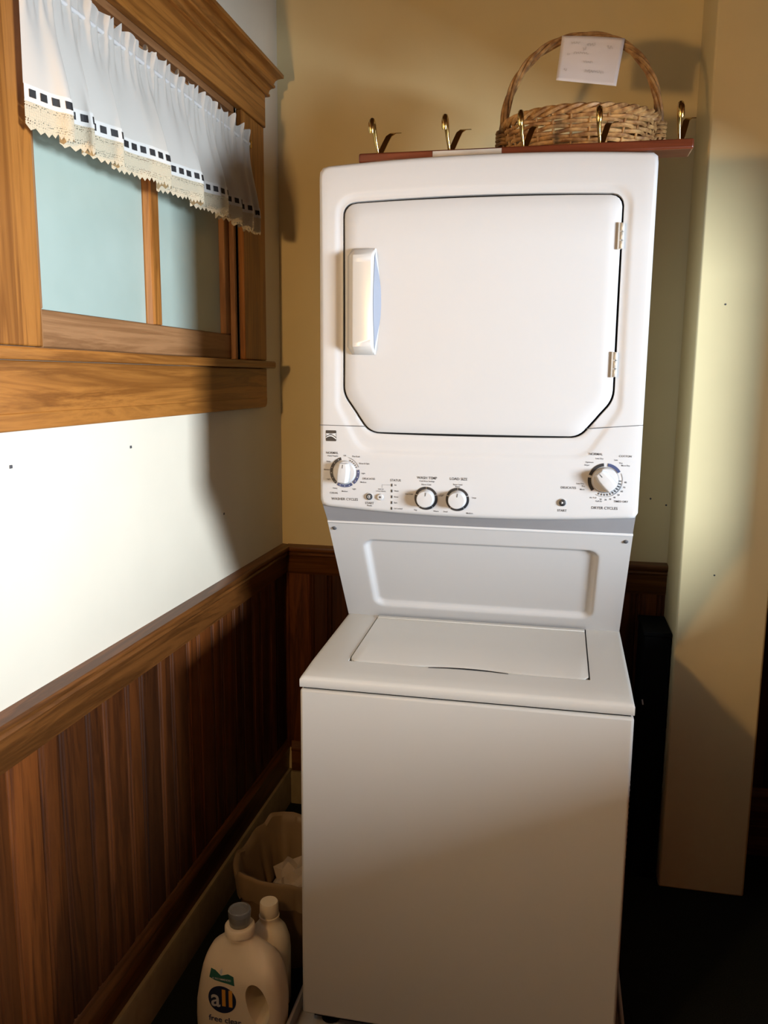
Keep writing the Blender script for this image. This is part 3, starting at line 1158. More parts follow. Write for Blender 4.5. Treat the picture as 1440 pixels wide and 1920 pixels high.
put_text(mb, 'Rinse & Spin', 0.0046, 0.4815, 1.2935, YI)
put_text(mb, 'Light', 0.0042, 0.4795, 1.272, YI)
put_text(mb, 'DELICATES', 0.0058, 0.4915, 1.2605, YI)
put_text(mb, 'Medium', 0.0042, 0.4795, 1.2525, YI)
put_text(mb, 'Heavy', 0.0042, 0.4155, 1.2375, YI)
put_text(mb, 'Medium', 0.0042, 0.4375, 1.2310, YI)
put_text(mb, 'Light', 0.0042, 0.459, 1.2370, YI)
put_text(mb, 'CASUAL', 0.0052, 0.413, 1.2265, YI)
put_text(mb, 'WASHER CYCLES', 0.0078, 0.4375, 1.2135, YI)
mb.build('washer_dial_lettering', 'ink', fascia)['kind'] = 'stuff'
mb = MB()
for a_ in (118, 140, 162, 184, 206, 224, 250, 270, 290, 322, 340, 360):
    q = math.radians(a_)
    mb.arc(cx, cz, 0.0296, 0.0312, a_ - 1.2, a_ + 1.2, YI - 0.0006, 0.0003)
mb.build('dial_ticks', 'lightprint', fascia)['kind'] = 'stuff'

# start button, signal knob, status lights
s_ = MB().lathe([(0.0088, 0), (0.0088, 0.0012), (0.0085, 0.0016)], (0.4935, YF, 1.2215), 28, 1).build('start_button', 'plastic', mach, smooth=True)
MB().lathe([(0.0068, 0), (0.0068, 0.0030), (0.006, 0.0036)], (0.4935, YF - 0.0012, 1.2215), 28, 1).build('button_cap', 'black', s_, smooth=True)
mb = MB()
mb.add([(0.4952, YF - 0.0052, 1.2235), (0.4952, YF - 0.0052, 1.2195), (0.4920, YF - 0.0052, 1.2215)], [(0, 1, 2)])
mb.arc(0.4935, 1.2215, 0.0030, 0.0037, 30, 330, YF - 0.0049, 0.0003)
mb.build('button_symbol', 'lightprint', s_)
s_ = MB().lathe([(0.0070, 0), (0.0070, 0.003), (0.0055, 0.0048)], (0.5180, YF, 1.2215), 24, 1).build('signal_knob', 'plastic', mach, smooth=True)
MB().lathe([(0.0022, 0), (0.0022, 0.0008)], (0.5180, YF - 0.0048, 1.2215), 14, 1).build('knob_mark', 'ink', s_)
mb = MB()
for i, t_ in enumerate(['Fill', 'Wash', 'Rinse', 'Spin', 'Lid Locked']):
    z = 1.2485 - 0.0128 * i
    MB().box(0.5415, 0.5445, YF - 0.001, YF, z - 0.003, z + 0.003).build('status_light', 'black', mach, bevel=0.0004)
    put_text(mb, t_, 0.0042, 0.5485, z, YI, 'LEFT')
put_text(mb, 'STATUS', 0.0068, 0.5510, 1.2590, YI)
put_text(mb, 'END OF', 0.0034, 0.5190, 1.2385, YI)
put_text(mb, 'CYCLE SIGNAL', 0.0034, 0.5190, 1.2340, YI)
put_text(mb, 'START', 0.0068, 0.4935, 1.2070, YI)
put_text(mb, 'Pause', 0.0048, 0.4935, 1.2015, YI)
for (xa, xb, za_, zb_) in [(0.5215, 0.5395, 1.2482, 1.2487), (0.5210, 0.5215, 1.2415, 1.2487)]:
    mb.add([(xa, YI, za_), (xb, YI, za_), (xb, YI, zb_), (xa, YI, zb_)], [(0, 1, 2, 3)])
mb.build('status_lettering', 'ink', fascia)['kind'] = 'stuff'

# the two small selector knobs
for (cx, title, subs, rot_) in [
    (0.6185, 'WASH TEMP', [('Warm Cold', 0, 0.0295), ('Hot Cold', -0.037, 0.0075), ('Cold', 0.0345, 0.0085), ('Tap', -0.0225, -0.0265), ('Warm', 0.0225, -0.0275)], 80),
    (0.6865, 'LOAD SIZE', [('Super Load', 0, 0.0320), ('Reset', 0, 0.0275), ('Small', -0.0365, 0.0065), ('Large', 0.0355, 0.0050), ('Small', -0.0250, -0.0275), ('Medium', 0.0270, -0.0290)], 80)]:
    cz = 1.2225
    knob('selector_knob', cx, cz, 0.0185, 0.022, rot_)
    for (a0, a1) in [(92, 158), (162, 230), (234, 306), (310, 378), (22, 88)]:
        MB().arc(cx, cz, 0.0200, 0.0252, a0, a1, YI).build('dial_ring', 'black', mach)
    mb = MB()
    put_text(mb, title, 0.0078, cx + 0.0015, 1.2665 if 'WASH' in title else 1.2665, YI)
    if 'WASH' in title:
        put_text(mb, 'Cold Rinse Settings', 0.0042, cx + 0.0015, 1.2595, YI)
    for (t_, dx, dz) in subs:
        put_text(mb, t_, 0.0044, cx + dx, cz + dz, YI)
    mb.build('selector_lettering', 'ink', fascia)['kind'] = 'stuff'

# dryer cycle dial
cx, cz = 0.9905, 1.2745
grip_knob(cx, cz, 0.0250, 0.027, 132)
MB().arc(cx, cz, 0.0285, 0.0350, 97, 163, YI).build('dial_ring', 'black', mach)
MB().arc(cx, cz, 0.0285, 0.0350, 172, 222, YI).build('dial_ring', 'black', mach)
MB().arc(cx, cz, 0.0285, 0.0350, 32, 83, YI).build('dial_ring', 'navy', mach)
mb = MB().arc(cx, cz, 0.0346, 0.0350, -120, 25, YI)
mb.arc(cx, cz, 0.0266, 0.0270, -140, 130, YI)
for a_ in range(-112, 8, 11):
    mb.arc(cx, cz, 0.0285, 0.0325, a_ - 2.2, a_ + 2.2, YI)
put_text(mb, 'NORMAL', 0.0066, 0.9695, 1.3275, YI)
put_text(mb, 'COTTON', 0.0058, 1.0280, 1.3245, YI)
put_text(mb, 'Less Dry', 0.0044, 0.977, 1.3185, YI)
put_text(mb, 'Optimum', 0.0042, 0.9575, 1.3105, YI)
put_text(mb, 'Dryer', 0.0042, 0.953, 1.3045, YI)
put_text(mb, 'Less', 0.0042, 1.010, 1.3165, YI)
put_text(mb, 'Dry', 0.0042, 1.020, 1.3105, YI)
put_text(mb, 'More Dry', 0.0042, 1.0295, 1.3055, YI)
put_text(mb, 'Less Dry', 0.0042, 0.9405, 1.2655, YI)
put_text(mb, 'Dry', 0.0042, 0.9475, 1.2605, YI)
put_text(mb, 'More', 0.0042, 0.9455, 1.2535, YI)
put_text(mb, 'DELICATES', 0.0064, 0.9175, 1.2560, YI)
for (t_, a_) in [('80', -5), ('70', -20), ('60', -33), ('50', -47), ('40', -60), ('30', -73), ('20', -86), ('10', -100)]:
    q = math.radians(a_)
    put_text(mb, t_, 0.0046, cx + 0.041 * math.cos(q), cz + 0.041 * math.sin(q), YI)
put_text(mb, 'Air Fluff', 0.0042, 0.968, 1.2370, YI)
put_text(mb, 'Fluff Air', 0.0042, 0.980, 1.2300, YI)
put_text(mb, 'TIMED DRY', 0.0056, 1.0240, 1.2310, YI)
put_text(mb, 'DRYER CYCLES', 0.0078, 0.9920, 1.2160, YI)
put_text(mb, 'START', 0.0066, 0.9065, 1.2075, YI)
mb.build('dryer_dial_lettering', 'ink', fascia)['kind'] = 'stuff'
s_ = MB().lathe([(0.0088, 0), (0.0088, 0.0010), (0.0085, 0.0014)], (0.9065, YF, 1.2245), 28, 1).build('start_button', 'plastic', mach, smooth=True)
MB().lathe([(0.0072, 0), (0.0072, 0.0030), (0.0064, 0.0036)], (0.9065, YF - 0.0010, 1.2245), 28, 1).build('button_cap', 'black', s_, smooth=True)
MB().add([(0.9050, YF - 0.0050, 1.2270), (0.9050, YF - 0.0050, 1.2220), (0.9090, YF - 0.0050, 1.2245)], [(0, 1, 2)]).build('button_symbol', 'lightprint', s_)

# drain pan below the washer
PX0, PX1, PY0, PY1 = 0.348, 1.094, -1.060, -0.200
pan = empty('drain_pan', (XC, -0.63, 0))
tag(pan, 'shallow white drain pan under the washer', 'drain pan')
MB().box(PX0, PX1, PY0, PY1, 0.0, 0.006).build('pan_floor', 'plastic', pan)
for (a, b_, c_, d_) in [(PX0, PX0 + 0.008, PY0, PY1), (PX1 - 0.008, PX1, PY0, PY1), (PX0 + 0.008, PX1 - 0.008, PY0, PY0 + 0.008), (PX0 + 0.008, PX1 - 0.008, PY1 - 0.008, PY1)]:
    MB().box(a, b_, c_, d_, 0.006, 0.045).build('pan_rim', 'plastic', pan, bevel=0.003)
for (x, y) in [(0.43, -0.95), (1.01, -0.95), (0.43, -0.32), (1.01, -0.32)]:
    MB().lathe([(0.022, 0.006), (0.022, 0.014), (0.010, 0.016), (0.010, 0.034)], (x, y, 0), 16, 2).build('levelling_foot', 'gap', mach, smooth=True)

# ================================================================== COAT RACK lying on the dryer
rack = empty('coat_rack', (0.79, -0.775, 1.926))
tag(rack, 'reddish wooden coat rack with five brass hooks lying on the dryer top', 'coat rack')
ra = math.radians(-1.5)
MB().box(0.455, 1.128, -0.812, -0.742, 1.926, 1.9455).build('rack_board', 'rack', rack, bevel=0.004, seg=3)
hk = None
for i in range(5):
    hx = 0.490 + 0.1535 * i
    yb, zb0 = -0.775, 1.9455
    if hk is None:
        hxs = hx
        b0 = MB()
        b0.lathe([(0.008, 0.0), (0.008, 0.0025), (0.005, 0.004)], (hx, yb, zb0), 14, 2)
        hk = b0.build('hook', 'brass', rack, smooth=True)
        m1 = MB()
        path = [(0, 0, 0.001), (-0.001, -0.004, 0.012), (-0.003, -0.010, 0.026), (-0.004, -0.016, 0.040), (-0.0045, -0.024, 0.050), (-0.0045, -0.032, 0.051),
                (-0.0045, -0.038, 0.045), (-0.0042, -0.040, 0.036), (-0.004, -0.038, 0.030)]
        rad = [0.0030, 0.0030, 0.0034, 0.0044, 0.0052, 0.0054, 0.0056, 0.0058, 0.0046]
        m1.tube([(hx + a * 1.2, yb + b_ * 1.2, zb0 + c_ * 1.22) for a, b_, c_ in path], [q * 1.15 for q in rad], 10)
        m1.build('coat_prong', 'brass', hk, smooth=True)
        m2 = MB()
        path = [(0.001, 0.0, 0.001), (0.005, 0.008, 0.012), (0.010, 0.020, 0.028), (0.014, 0.033, 0.042), (0.020, 0.046, 0.050), (0.029, 0.056, 0.0525)]
        vs = []
        for (a, b_, c_) in path:
            for (wx, wt) in ((-0.0048, 0), (0.0048, 0), (0.0048, 0.0018), (-0.0048, 0.0018)):
                vs.append((hx + a * 1.1 + wx * 1.3, yb + b_ * 1.1 - wt * 0.7, zb0 + c_ * 1.2 + wt * 0.7))
        fs = []
        for j in range(len(path) - 1):
            for q in range(4):
                fs.append((j * 4 + q, j * 4 + (q + 1) % 4, (j + 1) * 4 + (q + 1) % 4, (j + 1) * 4 + q))
        fs += [(0, 1, 2, 3), tuple(len(path) * 4 - 4 + q for q in (3, 2, 1, 0))]
        m2.add(vs, fs)
        m2.build('hat_prong', 'brass', hk, smooth=True)
    else:
        c_ = hk.copy()
        C.objects.link(c_)
        c_.parent = rack
        c_.location = (hx - hxs, 0, 0)
        for ch in hk.children:
            d_ = ch.copy()
            C.objects.link(d_)
            d_.parent = c_
MB().box(0.613, 0.755, -0.8132, -0.8122, 1.930, 1.9425).build('tape_strip', 'tape', rack, bevel=0.0004)

# ================================================================== WICKER BASKET on the dryer
BX, BY, BZ = 0.912, -0.505, 1.9245
bas = empty('wicker_basket', (BX, BY, BZ))
tag(bas, 'oval wicker basket with a tall twisted hoop handle on the dryer', 'basket')
NS = 26
HB = 0.132


def bpt(a, t, off=0.0):
    k = 0.82 + 0.18 * (t ** 0.8)
    return (BX + (0.172 * k + off) * math.cos(a), BY + (0.128 * k + off) * math.sin(a), BZ + 0.006 + HB * t)


mb = MB()
base_r = [(BX + 0.172 * 0.82 * math.cos(2 * PI * i / 40), BY + 0.128 * 0.82 * math.sin(2 * PI * i / 40)) for i in range(40)]
mb.prism(base_r, 2, BZ, BZ + 0.008)
mb.build('basket_base', 'wicker', bas)
for i in range(NS):
    a = 2 * PI * i / NS
    MB().tube([bpt(a, t) for t in (0, 0.3, 0.6, 0.85, 1.0)], 0.0028, 6).build('stake', 'wicker', bas, smooth=True)
nrow = 13
for rI in range(nrow):
    t = (rI + 0.5) / nrow * 0.94
    path = []
    m_ = NS * 4
    for i in range(m_):
        a = 2 * PI * i / m_
        sg = math.cos(a * NS / 2 + PI * rI)
        path.append(bpt(a, t + 0.008 * math.sin(a * 7 + rI * 2.1), 0.0042 * sg))
    MB().tube(path, 0.0047, 6, closed=True, flat=0.8).build('weaver', 'wicker', bas, smooth=True)
# braided rim
for ph in range(3):
    path = []
    m_ = 132
    for i in range(m_):
        a = 2 * PI * i / m_
        q = a * 11 + ph * 2 * PI / 3
        p = bpt(a, 1.0, 0.006 * math.cos(q))
        path.append((p[0], p[1], p[2] + 0.002 + 0.006 * math.sin(q)))
    MB().tube(path, 0.0060, 6, closed=True).build('rim_braid', 'wicker', bas, smooth=True)
# hoop handle of three twisted canes
HW, HH = 0.178, 0.200
for ph in range(4):
    path = []
    for i in range(65):
        t = i / 64
        a = PI * (1 - t)
        ex = math.copysign(abs(math.cos(a)) ** 0.92, math.cos(a))
        cxp = BX + HW * ex
        czp = BZ + HB - 0.02 + (HH + 0.02) * (math.sin(a) ** 0.86)
        q = t * 2 * PI * 2.6 + ph * PI / 2
        rr = 0.0062
        nx_, nz_ = math.cos(a), math.sin(a)
        path.append((cxp + nx_ * rr * math.cos(q), BY + rr * math.sin(q), czp + nz_ * rr * math.cos(q)))
    path = [(path[0][0] + 0.02, path[0][1], BZ + 0.02)] + path + [(path[-1][0] - 0.02, path[-1][1], BZ + 0.02)]
    MB().tube(path, 0.0046, 6).build('handle_cane', 'wicker_dark', bas, smooth=True)
for sx in (-1, 1):
    path = []
    for i in range(40):
        q = i / 39 * 2 * PI * 4
        path.append((BX + sx * (HW - 0.002) + 0.016 * math.cos(q), BY + 0.016 * math.sin(q), BZ + HB - 0.034 + 0.036 * i / 39))
    MB().tube(path, 0.0042, 6).build('handle_binding', 'wicker_dark', bas, smooth=True)

# note taped on the handle
note = empty('paper_note', (0.925, -0.523, 2.20))
tag(note, 'small white handwritten note hanging from the basket handle', 'note')
NQ = [(0.8635, 2.2560), (1.0035, 2.2410), (0.9890, 2.1390), (0.8540, 2.1560)]     # TL TR BR BL (x, z)


def note_p(u, v, off=0.0):
    a = Vector(NQ[0]).lerp(Vector(NQ[1]), u)
    b_ = Vector(NQ[3]).lerp(Vector(NQ[2]), u)
    p = a.lerp(b_, v)
    curl = -0.004 * math.sin(PI * u) - 0.012 * v * v * (1 - u) ** 3 - 0.006 * v * v
    return (p.x, BY - 0.0145 + curl - off, p.y)


mb = MB().grid(lambda u, v: note_p(u, v), 16, 14)
sh = mb.build('sheet', 'paper', note, smooth=True)
sd = sh.modifiers.new('thick', 'SOLIDIFY')
sd.thickness = 0.0005
random.seed(3)
mb = MB()
for (u0, u1, v0, amp) in [(0.16, 0.30, 0.15, 0.04), (0.42, 0.55, 0.17, 0.05), (0.74, 0.84, 0.20, 0.05), (0.22, 0.46, 0.36, 0.035), (0.12, 0.17, 0.40, 0.03), (0.40, 0.56, 0.54, 0.035),
                          (0.44, 0.76, 0.74, 0.045), (0.10, 0.16, 0.74, 0.04), (0.36, 0.42, 0.28, 0.06)]:
    n_ = max(6, int((u1 - u0) * 90))
    pts = []
    for i in range(n_):
        t = i / (n_ - 1)
        pts.append((u0 + (u1 - u0) * t + 0.012 * math.sin(i * 2.3), v0 + amp * math.sin(i * 1.7 + u0 * 30) * random.uniform(0.4, 1)))
    for i in range(n_ - 1):
        a, b_ = pts[i], pts[i + 1]
        d = Vector((b_[0] - a[0], b_[1] - a[1]))
        if d.length < 1e-6:
            continue
        q = Vector((-d.y, d.x)).normalized() * 0.006
        mb.add([note_p(a[0] - q.x, a[1] - q.y, 0.0009), note_p(b_[0] - q.x, b_[1] - q.y, 0.0009), note_p(b_[0] + q.x, b_[1] + q.y, 0.0009), note_p(a[0] + q.x, a[1] + q.y, 0.0009)],
               [(0, 1, 2, 3)])
mb.build('handwriting', 'pencil', note)['kind'] = 'stuff'

# ================================================================== CURTAIN VALANCE
cur = empty('curtain_valance', (0.04, -0.83, 1.88))
tag(cur, 'gathered white valance curtain with black ribbon and cream lace edge', 'curtain')
rod = empty('curtain_rod', (0.03, -0.83, 2.108))
tag(rod, 'thin white tension rod holding the valance curtain', 'curtain rod')
MB().tube([(0.030, -1.326, 2.108), (0.030, -0.332, 2.108)], 0.0045, 10).build('rod_tube', 'lightprint', rod, smooth=True)
for y in (-1.329, -0.329):
    MB().box(CX, 0.036, y - 0.004, y + 0.004, 2.098, 2.118).build('rod_bracket', 'brass', rod, bevel=0.001)
CY0, CY1 = -1.338, -0.330
CZT, CZ_ROD, CZ_BAND, CZ_RIB, CZ_LACE, CZ_BOT = 2.140, 2.108, 1.936, 1.916, 1.910, 1.868
folds = [0.0, 0.10, 0.167, 0.265, 0.45, 0.615, 0.76, 0.86, 0.94, 1.0]     # where each fold steps back


def fold_phase(s):
    for i in range(len(folds) - 1):
        if s <= folds[i + 1]:
            return i + (s - folds[i]) / (folds[i + 1] - folds[i])
    return len(folds) - 1.0


def saw(p, k=0.80):
    """rises outward over most of the fold, then turns back sharply"""
    f_ = p - math.floor(p)
    if f_ < k:
        return sst(-0.25, 1.12, f_ / k) * 1.02 - 0.07
    return 0.93 - 0.98 * sst(0.0, 1.0, (f_ - k) / (1 - k))


def cpt(s, z, off=0.0):
    h = (CZT - z) / (CZT - CZ_BOT)                 # 0 top .. 1 bottom
    fp = fold_phase(min(s, 0.9999))
    ph = fp * 2 * PI
    i = min(len(folds) - 2, int(fp))
    wdt = folds[i + 1] - folds[i]
    big = sst(0.10, 0.9, h)
    amp = (0.030 + 0.14 * wdt) * big
    ruf = 1 - sst(0.06, 0.45, h)
    head = 1 - sst(0.0, 0.10, h)
    g_ = s * 2 * PI
    small = (math.sin(g_ * 37 + 1.3 * math.sin(s * 17)) + 0.6 * math.sin(g_ * 23 + 2.0 * math.sin(s * 31))) * (0.0042 * ruf + 0.003 * head)
    mid = 0.0030 * math.sin(g_ * 15 + 2 * math.sin(9 * s)) * (1 - 0.55 * big)
    x = 0.032 + amp * saw(fp) + small + mid
    pk = math.exp(-((z - CZ_ROD) / 0.007) ** 2) + math.exp(-((z - CZ_ROD + 0.020) / 0.004) ** 2) * 0.6
    x = x * (1 - 0.35 * min(1, pk)) + 0.034 * 0.35 * min(1, pk)
    x = max(0.0235, x) + off
    y = CY0 + (CY1 - CY0) * s + 0.010 * big * math.sin(ph - 0.4)
    dz = 0.0
    if h < 0.05:
        dz = (0.005 * math.sin(g_ * 29 + 0.8) + 0.004 * math.sin(g_ * 47 + 2 * math.sin(s * 13))) * (1 - h / 0.05)
    if h > 0.3:
        dz = -0.005 * (saw(fp) - 0.5) * big
    return Vector((x, y, z + dz))


def cloth(name, z0, z1, nu, nv, mat, off=0.0, teeth=False, parent=cur):
    mb = MB()

    def f(u, v):
        z = z0 + (z1 - z0) * v
        p = cpt(u, z, off)
        if teeth and v > 0.999:
            tr = abs(((u * 92) % 1.0) - 0.5) * 2
            sc = abs(math.sin(u * PI * 23))
            p.z += 0.0065 * tr - 0.004 * sc
        return p
    mb.grid(f, nu, nv)
    o = mb.build(name, mat, parent, smooth=True)
    me = o.data
    uvl = me.uv_layers.new(name='UVMap')
    W = 1.55
    H_ = z0 - z1
    nvx = nu + 1
    for lp in me.loops:
        vi = lp.vertex_index
        uvl.data[lp.index].uv = ((vi % nvx) / nu * W, (vi // nvx) / nv * H_)
    return o


cloth('cloth', CZT, CZ_BAND - 0.0005, 520, 44, 'cotton')
cloth('eyelet_band', CZ_BAND, CZ_LACE, 520, 5, 'band', off=0.0012)
cloth('lace_edge', CZ_LACE + 0.002, CZ_BOT, 736, 8, 'lace', off=0.0006, teeth=True)
# black ribbon showing between the eyelets
S = np.linspace(0, 1, 2001)
P = np.array([tuple(cpt(s, CZ_RIB + 0.006)) for s in S])
L = np.concatenate([[0], np.cumsum(np.hypot(np.diff(P[:, 0]), np.diff(P[:, 1])))])
pos = 0.008
while pos < L[-1] - 0.012:
    sa = np.interp(pos, L, S)
    sb = np.interp(pos + 0.0125, L, S)
    mb = MB().grid(lambda u, v: cpt(sa + (sb - sa) * u, CZ_RIB + 0.0135 - 0.0125 * v, 0.0028), 3, 1)
    r_ = mb.build('ribbon_stitch', 'ribbon', cur)
    pos += 0.0215

# ================================================================== LAUNDRY JUG
JX, JY = 0.243, -1.03
jug = empty('detergent_jug', (JX, JY, 0))
tag(jug, 'large cream detergent jug with side handle and clear cap', 'detergent jug')
JB = 0.052
KZ = 0.945
# (z, left, right) outline of the body seen from the front
JO = [(0.000, -0.088, 0.088), (0.006, -0.097, 0.097), (0.05, -0.100, 0.102), (0.10, -0.098, 0.103), (0.15, -0.090, 0.099), (0.19, -0.082, 0.088), (0.215, -0.075, 0.076), (0.235, -0.064, 0.060),
      (0.250, -0.046, 0.040), (0.258, -0.034, 0.030), (0.262, -0.031, 0.027), (0.285, -0.030, 0.026)]
JO = [(z_ * KZ, l_, r_) for (z_, l_, r_) in JO]


def jdim(z):
    for i in range(len(JO) - 1):
        if z <= JO[i + 1][0]:
            t = (z - JO[i][0]) / (JO[i + 1][0] - JO[i][0])
            return JO[i][1] + (JO[i + 1][1] - JO[i][1]) * t, JO[i][2] + (JO[i + 1][2] - JO[i][2]) * t
    return JO[-1][1], JO[-1][2]


def jdepth(z):
    return JB * (1 if z < 0.16 else 1 - 0.45 * sst(0.16, 0.247, z)) * (0.9 + 0.1 * sst(0, 0.008, z))


def jexp(z):
    return 4.2 - 2.2 * sst(0.18, 0.240, z)


zs = [0, 0.003, 0.006, 0.02, 0.04, 0.06, 0.08, 0.10, 0.12, 0.14, 0.16, 0.175, 0.19, 0.20, 0.21, 0.22, 0.23, 0.24, 0.25, 0.256, 0.260, 0.264, 0.285]
zs = [z_ * KZ for z_ in zs]
nJ = 56
vs, fs = [], []
for z in zs:
    l, r_ = jdim(z)
    a, c_ = (r_ - l) / 2, (r_ + l) / 2
    b_ = jdepth(z)
    if z >= 0.259 * KZ:
        b_ = a
    e = jexp(z)
    for j in range(nJ):
        q = 2 * PI * j / nJ
        cs, sn = math.cos(q), math.sin(q)
        vs.append((JX + c_ + a * math.copysign(abs(cs) ** (2 / e), cs), JY + b_ * math.copysign(abs(sn) ** (2 / e), sn), z))
for j in range(len(zs) - 1):
    for i in range(nJ):
        fs.append((j * nJ + i, j * nJ + (i + 1) % nJ, (j + 1) * nJ + (i + 1) % nJ, (j + 1) * nJ + i))
fs.append(tuple(range(nJ)))
fs.append(tuple((len(zs) - 1) * nJ + i for i in range(nJ)))
jb = MB().add(vs, fs).build('jug_body', 'jug', jug, smooth=True)
# cut the grip hole through the right-hand side
cut = MB()
hole = []
for i in range(28):
    q = 2 * PI * i / 28
    px, pz = 0.0235 * math.cos(q), 0.050 * math.copysign(abs(math.sin(q)) ** 0.85, math.sin(q))
    tl = math.radians(14)
    hole.append((JX + 0.055 + px * math.cos(tl) - pz * -math.sin(tl) * -1, 0.118 + px * math.sin(tl) + pz * math.cos(tl)))
cut.prism(hole, 1, JY - 0.1, JY + 0.1)
cuto = cut.build('cutter', 'jug')
cuto.location = (0, 0, 0)
bo = jb.modifiers.new('grip', 'BOOLEAN')
bo.object = cuto
bo.operation = 'DIFFERENCE'
bo.solver = 'EXACT'
bpy.context.view_layer.update()
dg = bpy.context.evaluated_depsgraph_get()
nm = bpy.data.meshes.new_from_object(jb.evaluated_get(dg))
jb.modifiers.clear()
jb.data = nm
bpy.data.objects.remove(cuto)
for p in nm.polygons:
    p.use_smooth = True
try:
    nm.set_sharp_from_angle(angle=math.radians(40))
except Exception:
    pass
bv = jb.modifiers.new('soft', 'BEVEL')
bv.width = 0.005
bv.segments = 3
bv.limit_method = 'ANGLE'
bv.angle_limit = math.radians(55)
# collar and cap
MB().lathe([(0.031, 0.268), (0.0335, 0.270), (0.0335, 0.286), (0.031, 0.289)], (JX - 0.002, JY, -0.017), 32, 2).build('collar', 'jug', jug, smooth=True)
cp = MB().lathe([(0.0225, 0.2895), (0.0235, 0.292), (0.0255, 0.322), (0.0250, 0.325), (0.0225, 0.326), (0.021, 0.3225), (0.0, 0.322)], (JX - 0.002, JY, -0.017), 32, 2).build('clear_cap', 'jugcap', jug, smooth=True)
MB().lathe([(0.018, 0.2905), (0.018, 0.312), (0.010, 0.313)], (JX - 0.002, JY, -0.017), 24, 2).build('spout', 'steel', cp, smooth=True)


def jfront(x, z, off=0.0008):
    l, r_ = jdim(z)
    a, c_ = (r_ - l) / 2, (r_ + l) / 2
    u = min(0.999, abs((x - JX - c_) / a))
    e = jexp(z)
    return JY - jdepth(z) * (1 - u ** e) ** (1 / e) - off


def on_jug(flat, faces, name, mat, off):
    mb = MB()
    mb.add([(x, jfront(x, z, off), z) for (x, z) in flat], faces)
    return mb.build(name, mat, jug)


def jdisc(cx_, cz_, r_, sx=1.0):
    v = [(cx_, cz_)]
    f = []
    for k in range(1, 5):
        for i in range(32):
            q = 2 * PI * i / 32
            v.append((cx_ + sx * r_ * k / 4 * math.cos(q), cz_ + r_ * k / 4 * math.sin(q)))
    for i in range(32):
        f.append((0, 1 + i, 1 + (i + 1) % 32))
    for k in range(3):
        for i in range(32):
            f.append((1 + k * 32 + i, 1 + k * 32 + (i + 1) % 32, 1 + (k + 1) * 32 + (i + 1) % 32, 1 + (k + 1) * 32 + i))
    return v, f


v, f = jdisc(JX - 0.026, 0.120, 0.0330)
on_jug(v, f, 'logo_disc', 'deepblue', 0.0010)


def jtext(txt, size, x, z, name, mat, stretch=1.0, off=0.0018):
    v, f = text_geo(txt, size, 'CENTER')
    return on_jug([(x + p[0] * stretch, z + p[1]) for p in v], f, name, mat, off)


jtext('a', 0.060, JX - 0.041, 0.120, 'logo_letter', 'lightprint', 0.9)
jtext('ll', 0.058, JX - 0.0135, 0.123, 'logo_letter', 'orange', 1.25)
jtext('free clear', 0.020, JX - 0.020, 0.070, 'name_lettering', 'navy', 1.0)
ban = [(-0.064, 0.155), (-0.050, 0.151), (-0.034, 0.149), (-0.018, 0.147), (-0.004, 0.144), (-0.007, 0.164), (-0.020, 0.168), (-0.036, 0.163), (-0.050, 0.172), (-0.061, 0.174)]
ban = [(JX + a_ + 0.008, b_ + 0.014) for (a_, b_) in ban]
on_jug(ban, [(0, 1, 8, 9), (1, 2, 7, 8), (2, 3, 6, 7), (3, 4, 5, 6)], 'banner', 'green', 0.0010)
leaf = [(JX - 0.028, 0.177), (JX - 0.025, 0.184), (JX - 0.027, 0.192), (JX - 0.032, 0.185)]
on_jug(leaf, [(0, 1, 2, 3)], 'leaf_mark', 'lightprint', 0.0014)
jtext('#1 RECOMMENDED', 0.0056, JX - 0.026, 0.1695, 'banner_lettering', 'lightprint', 0.9)['kind'] = 'stuff'
# ------------------------------------------------------------------ second bottle
b2 = empty('detergent_bottle', (0.272, -0.925, 0))
tag(b2, 'smaller cream bottle with ribbed cap behind the detergent jug', 'bottle')
MB().lathe([(0.044, 0.0), (0.049, 0.006), (0.050, 0.14), (0.048, 0.165), (0.040, 0.190), (0.028, 0.206), (0.022, 0.212), (0.022, 0.222), (0.024, 0.223), (0.024, 0.227), (0.016, 0.228)], (0.272, -0.925, 0), 36, 2).build('bottle_body', 'jug', b2, smooth=True)
MB().lathe([(0.0215, 0.2285), (0.0225, 0.230), (0.0215, 0.258), (0.0200, 0.261), (0.008, 0.2615)], (0.272, -0.925, 0), 36, 2).build('cap', 'jug', b2, smooth=True)

# ================================================================== WASTE BIN with liner
NBX, NBY, NBZ = 0.247, -0.690, 0.255
binr = empty('waste_bin', (NBX, NBY, 0))
tag(binr, 'brown waste bin with a creased plastic liner between wall and washer', 'waste bin')


def sup(a, b_, q, e=3.0):
    cs, sn = math.cos(q), math.sin(q)
    return a * math.copysign(abs(cs) ** (2 / e), cs), b_ * math.copysign(abs(sn) ** (2 / e), sn)


def binpt(q, z, grow=0.0):
    k = 0.78 + 0.22 * z / NBZ
    x, y = sup(0.122 * k + grow, 0.165 * k + grow, q)
    return (NBX + x, NBY + y, z)


mb = MB()
mb.grid(lambda u, v: binpt(2 * PI * u, 0.002 + (NBZ - 0.012) * v), 48, 6, closed_u=True)
mb.f.append(tuple(range(48)))
bo_ = mb.build('bin_body', 'binplastic', binr, smooth=True)
sd = bo_.modifiers.new('thick', 'SOLIDIFY')
sd.thickness = 0.003
random.seed(11)
wob = [random.uniform(-1, 1) for _ in range(24)]


def wn(u, k=1):
    i = (u * 24 * k) % 24
    a, b_ = int(i) % 24, (int(i) + 1) % 24
    t = sst(0, 1, i - int(i))
    return wob[a] * (1 - t) + wob[b_] * t


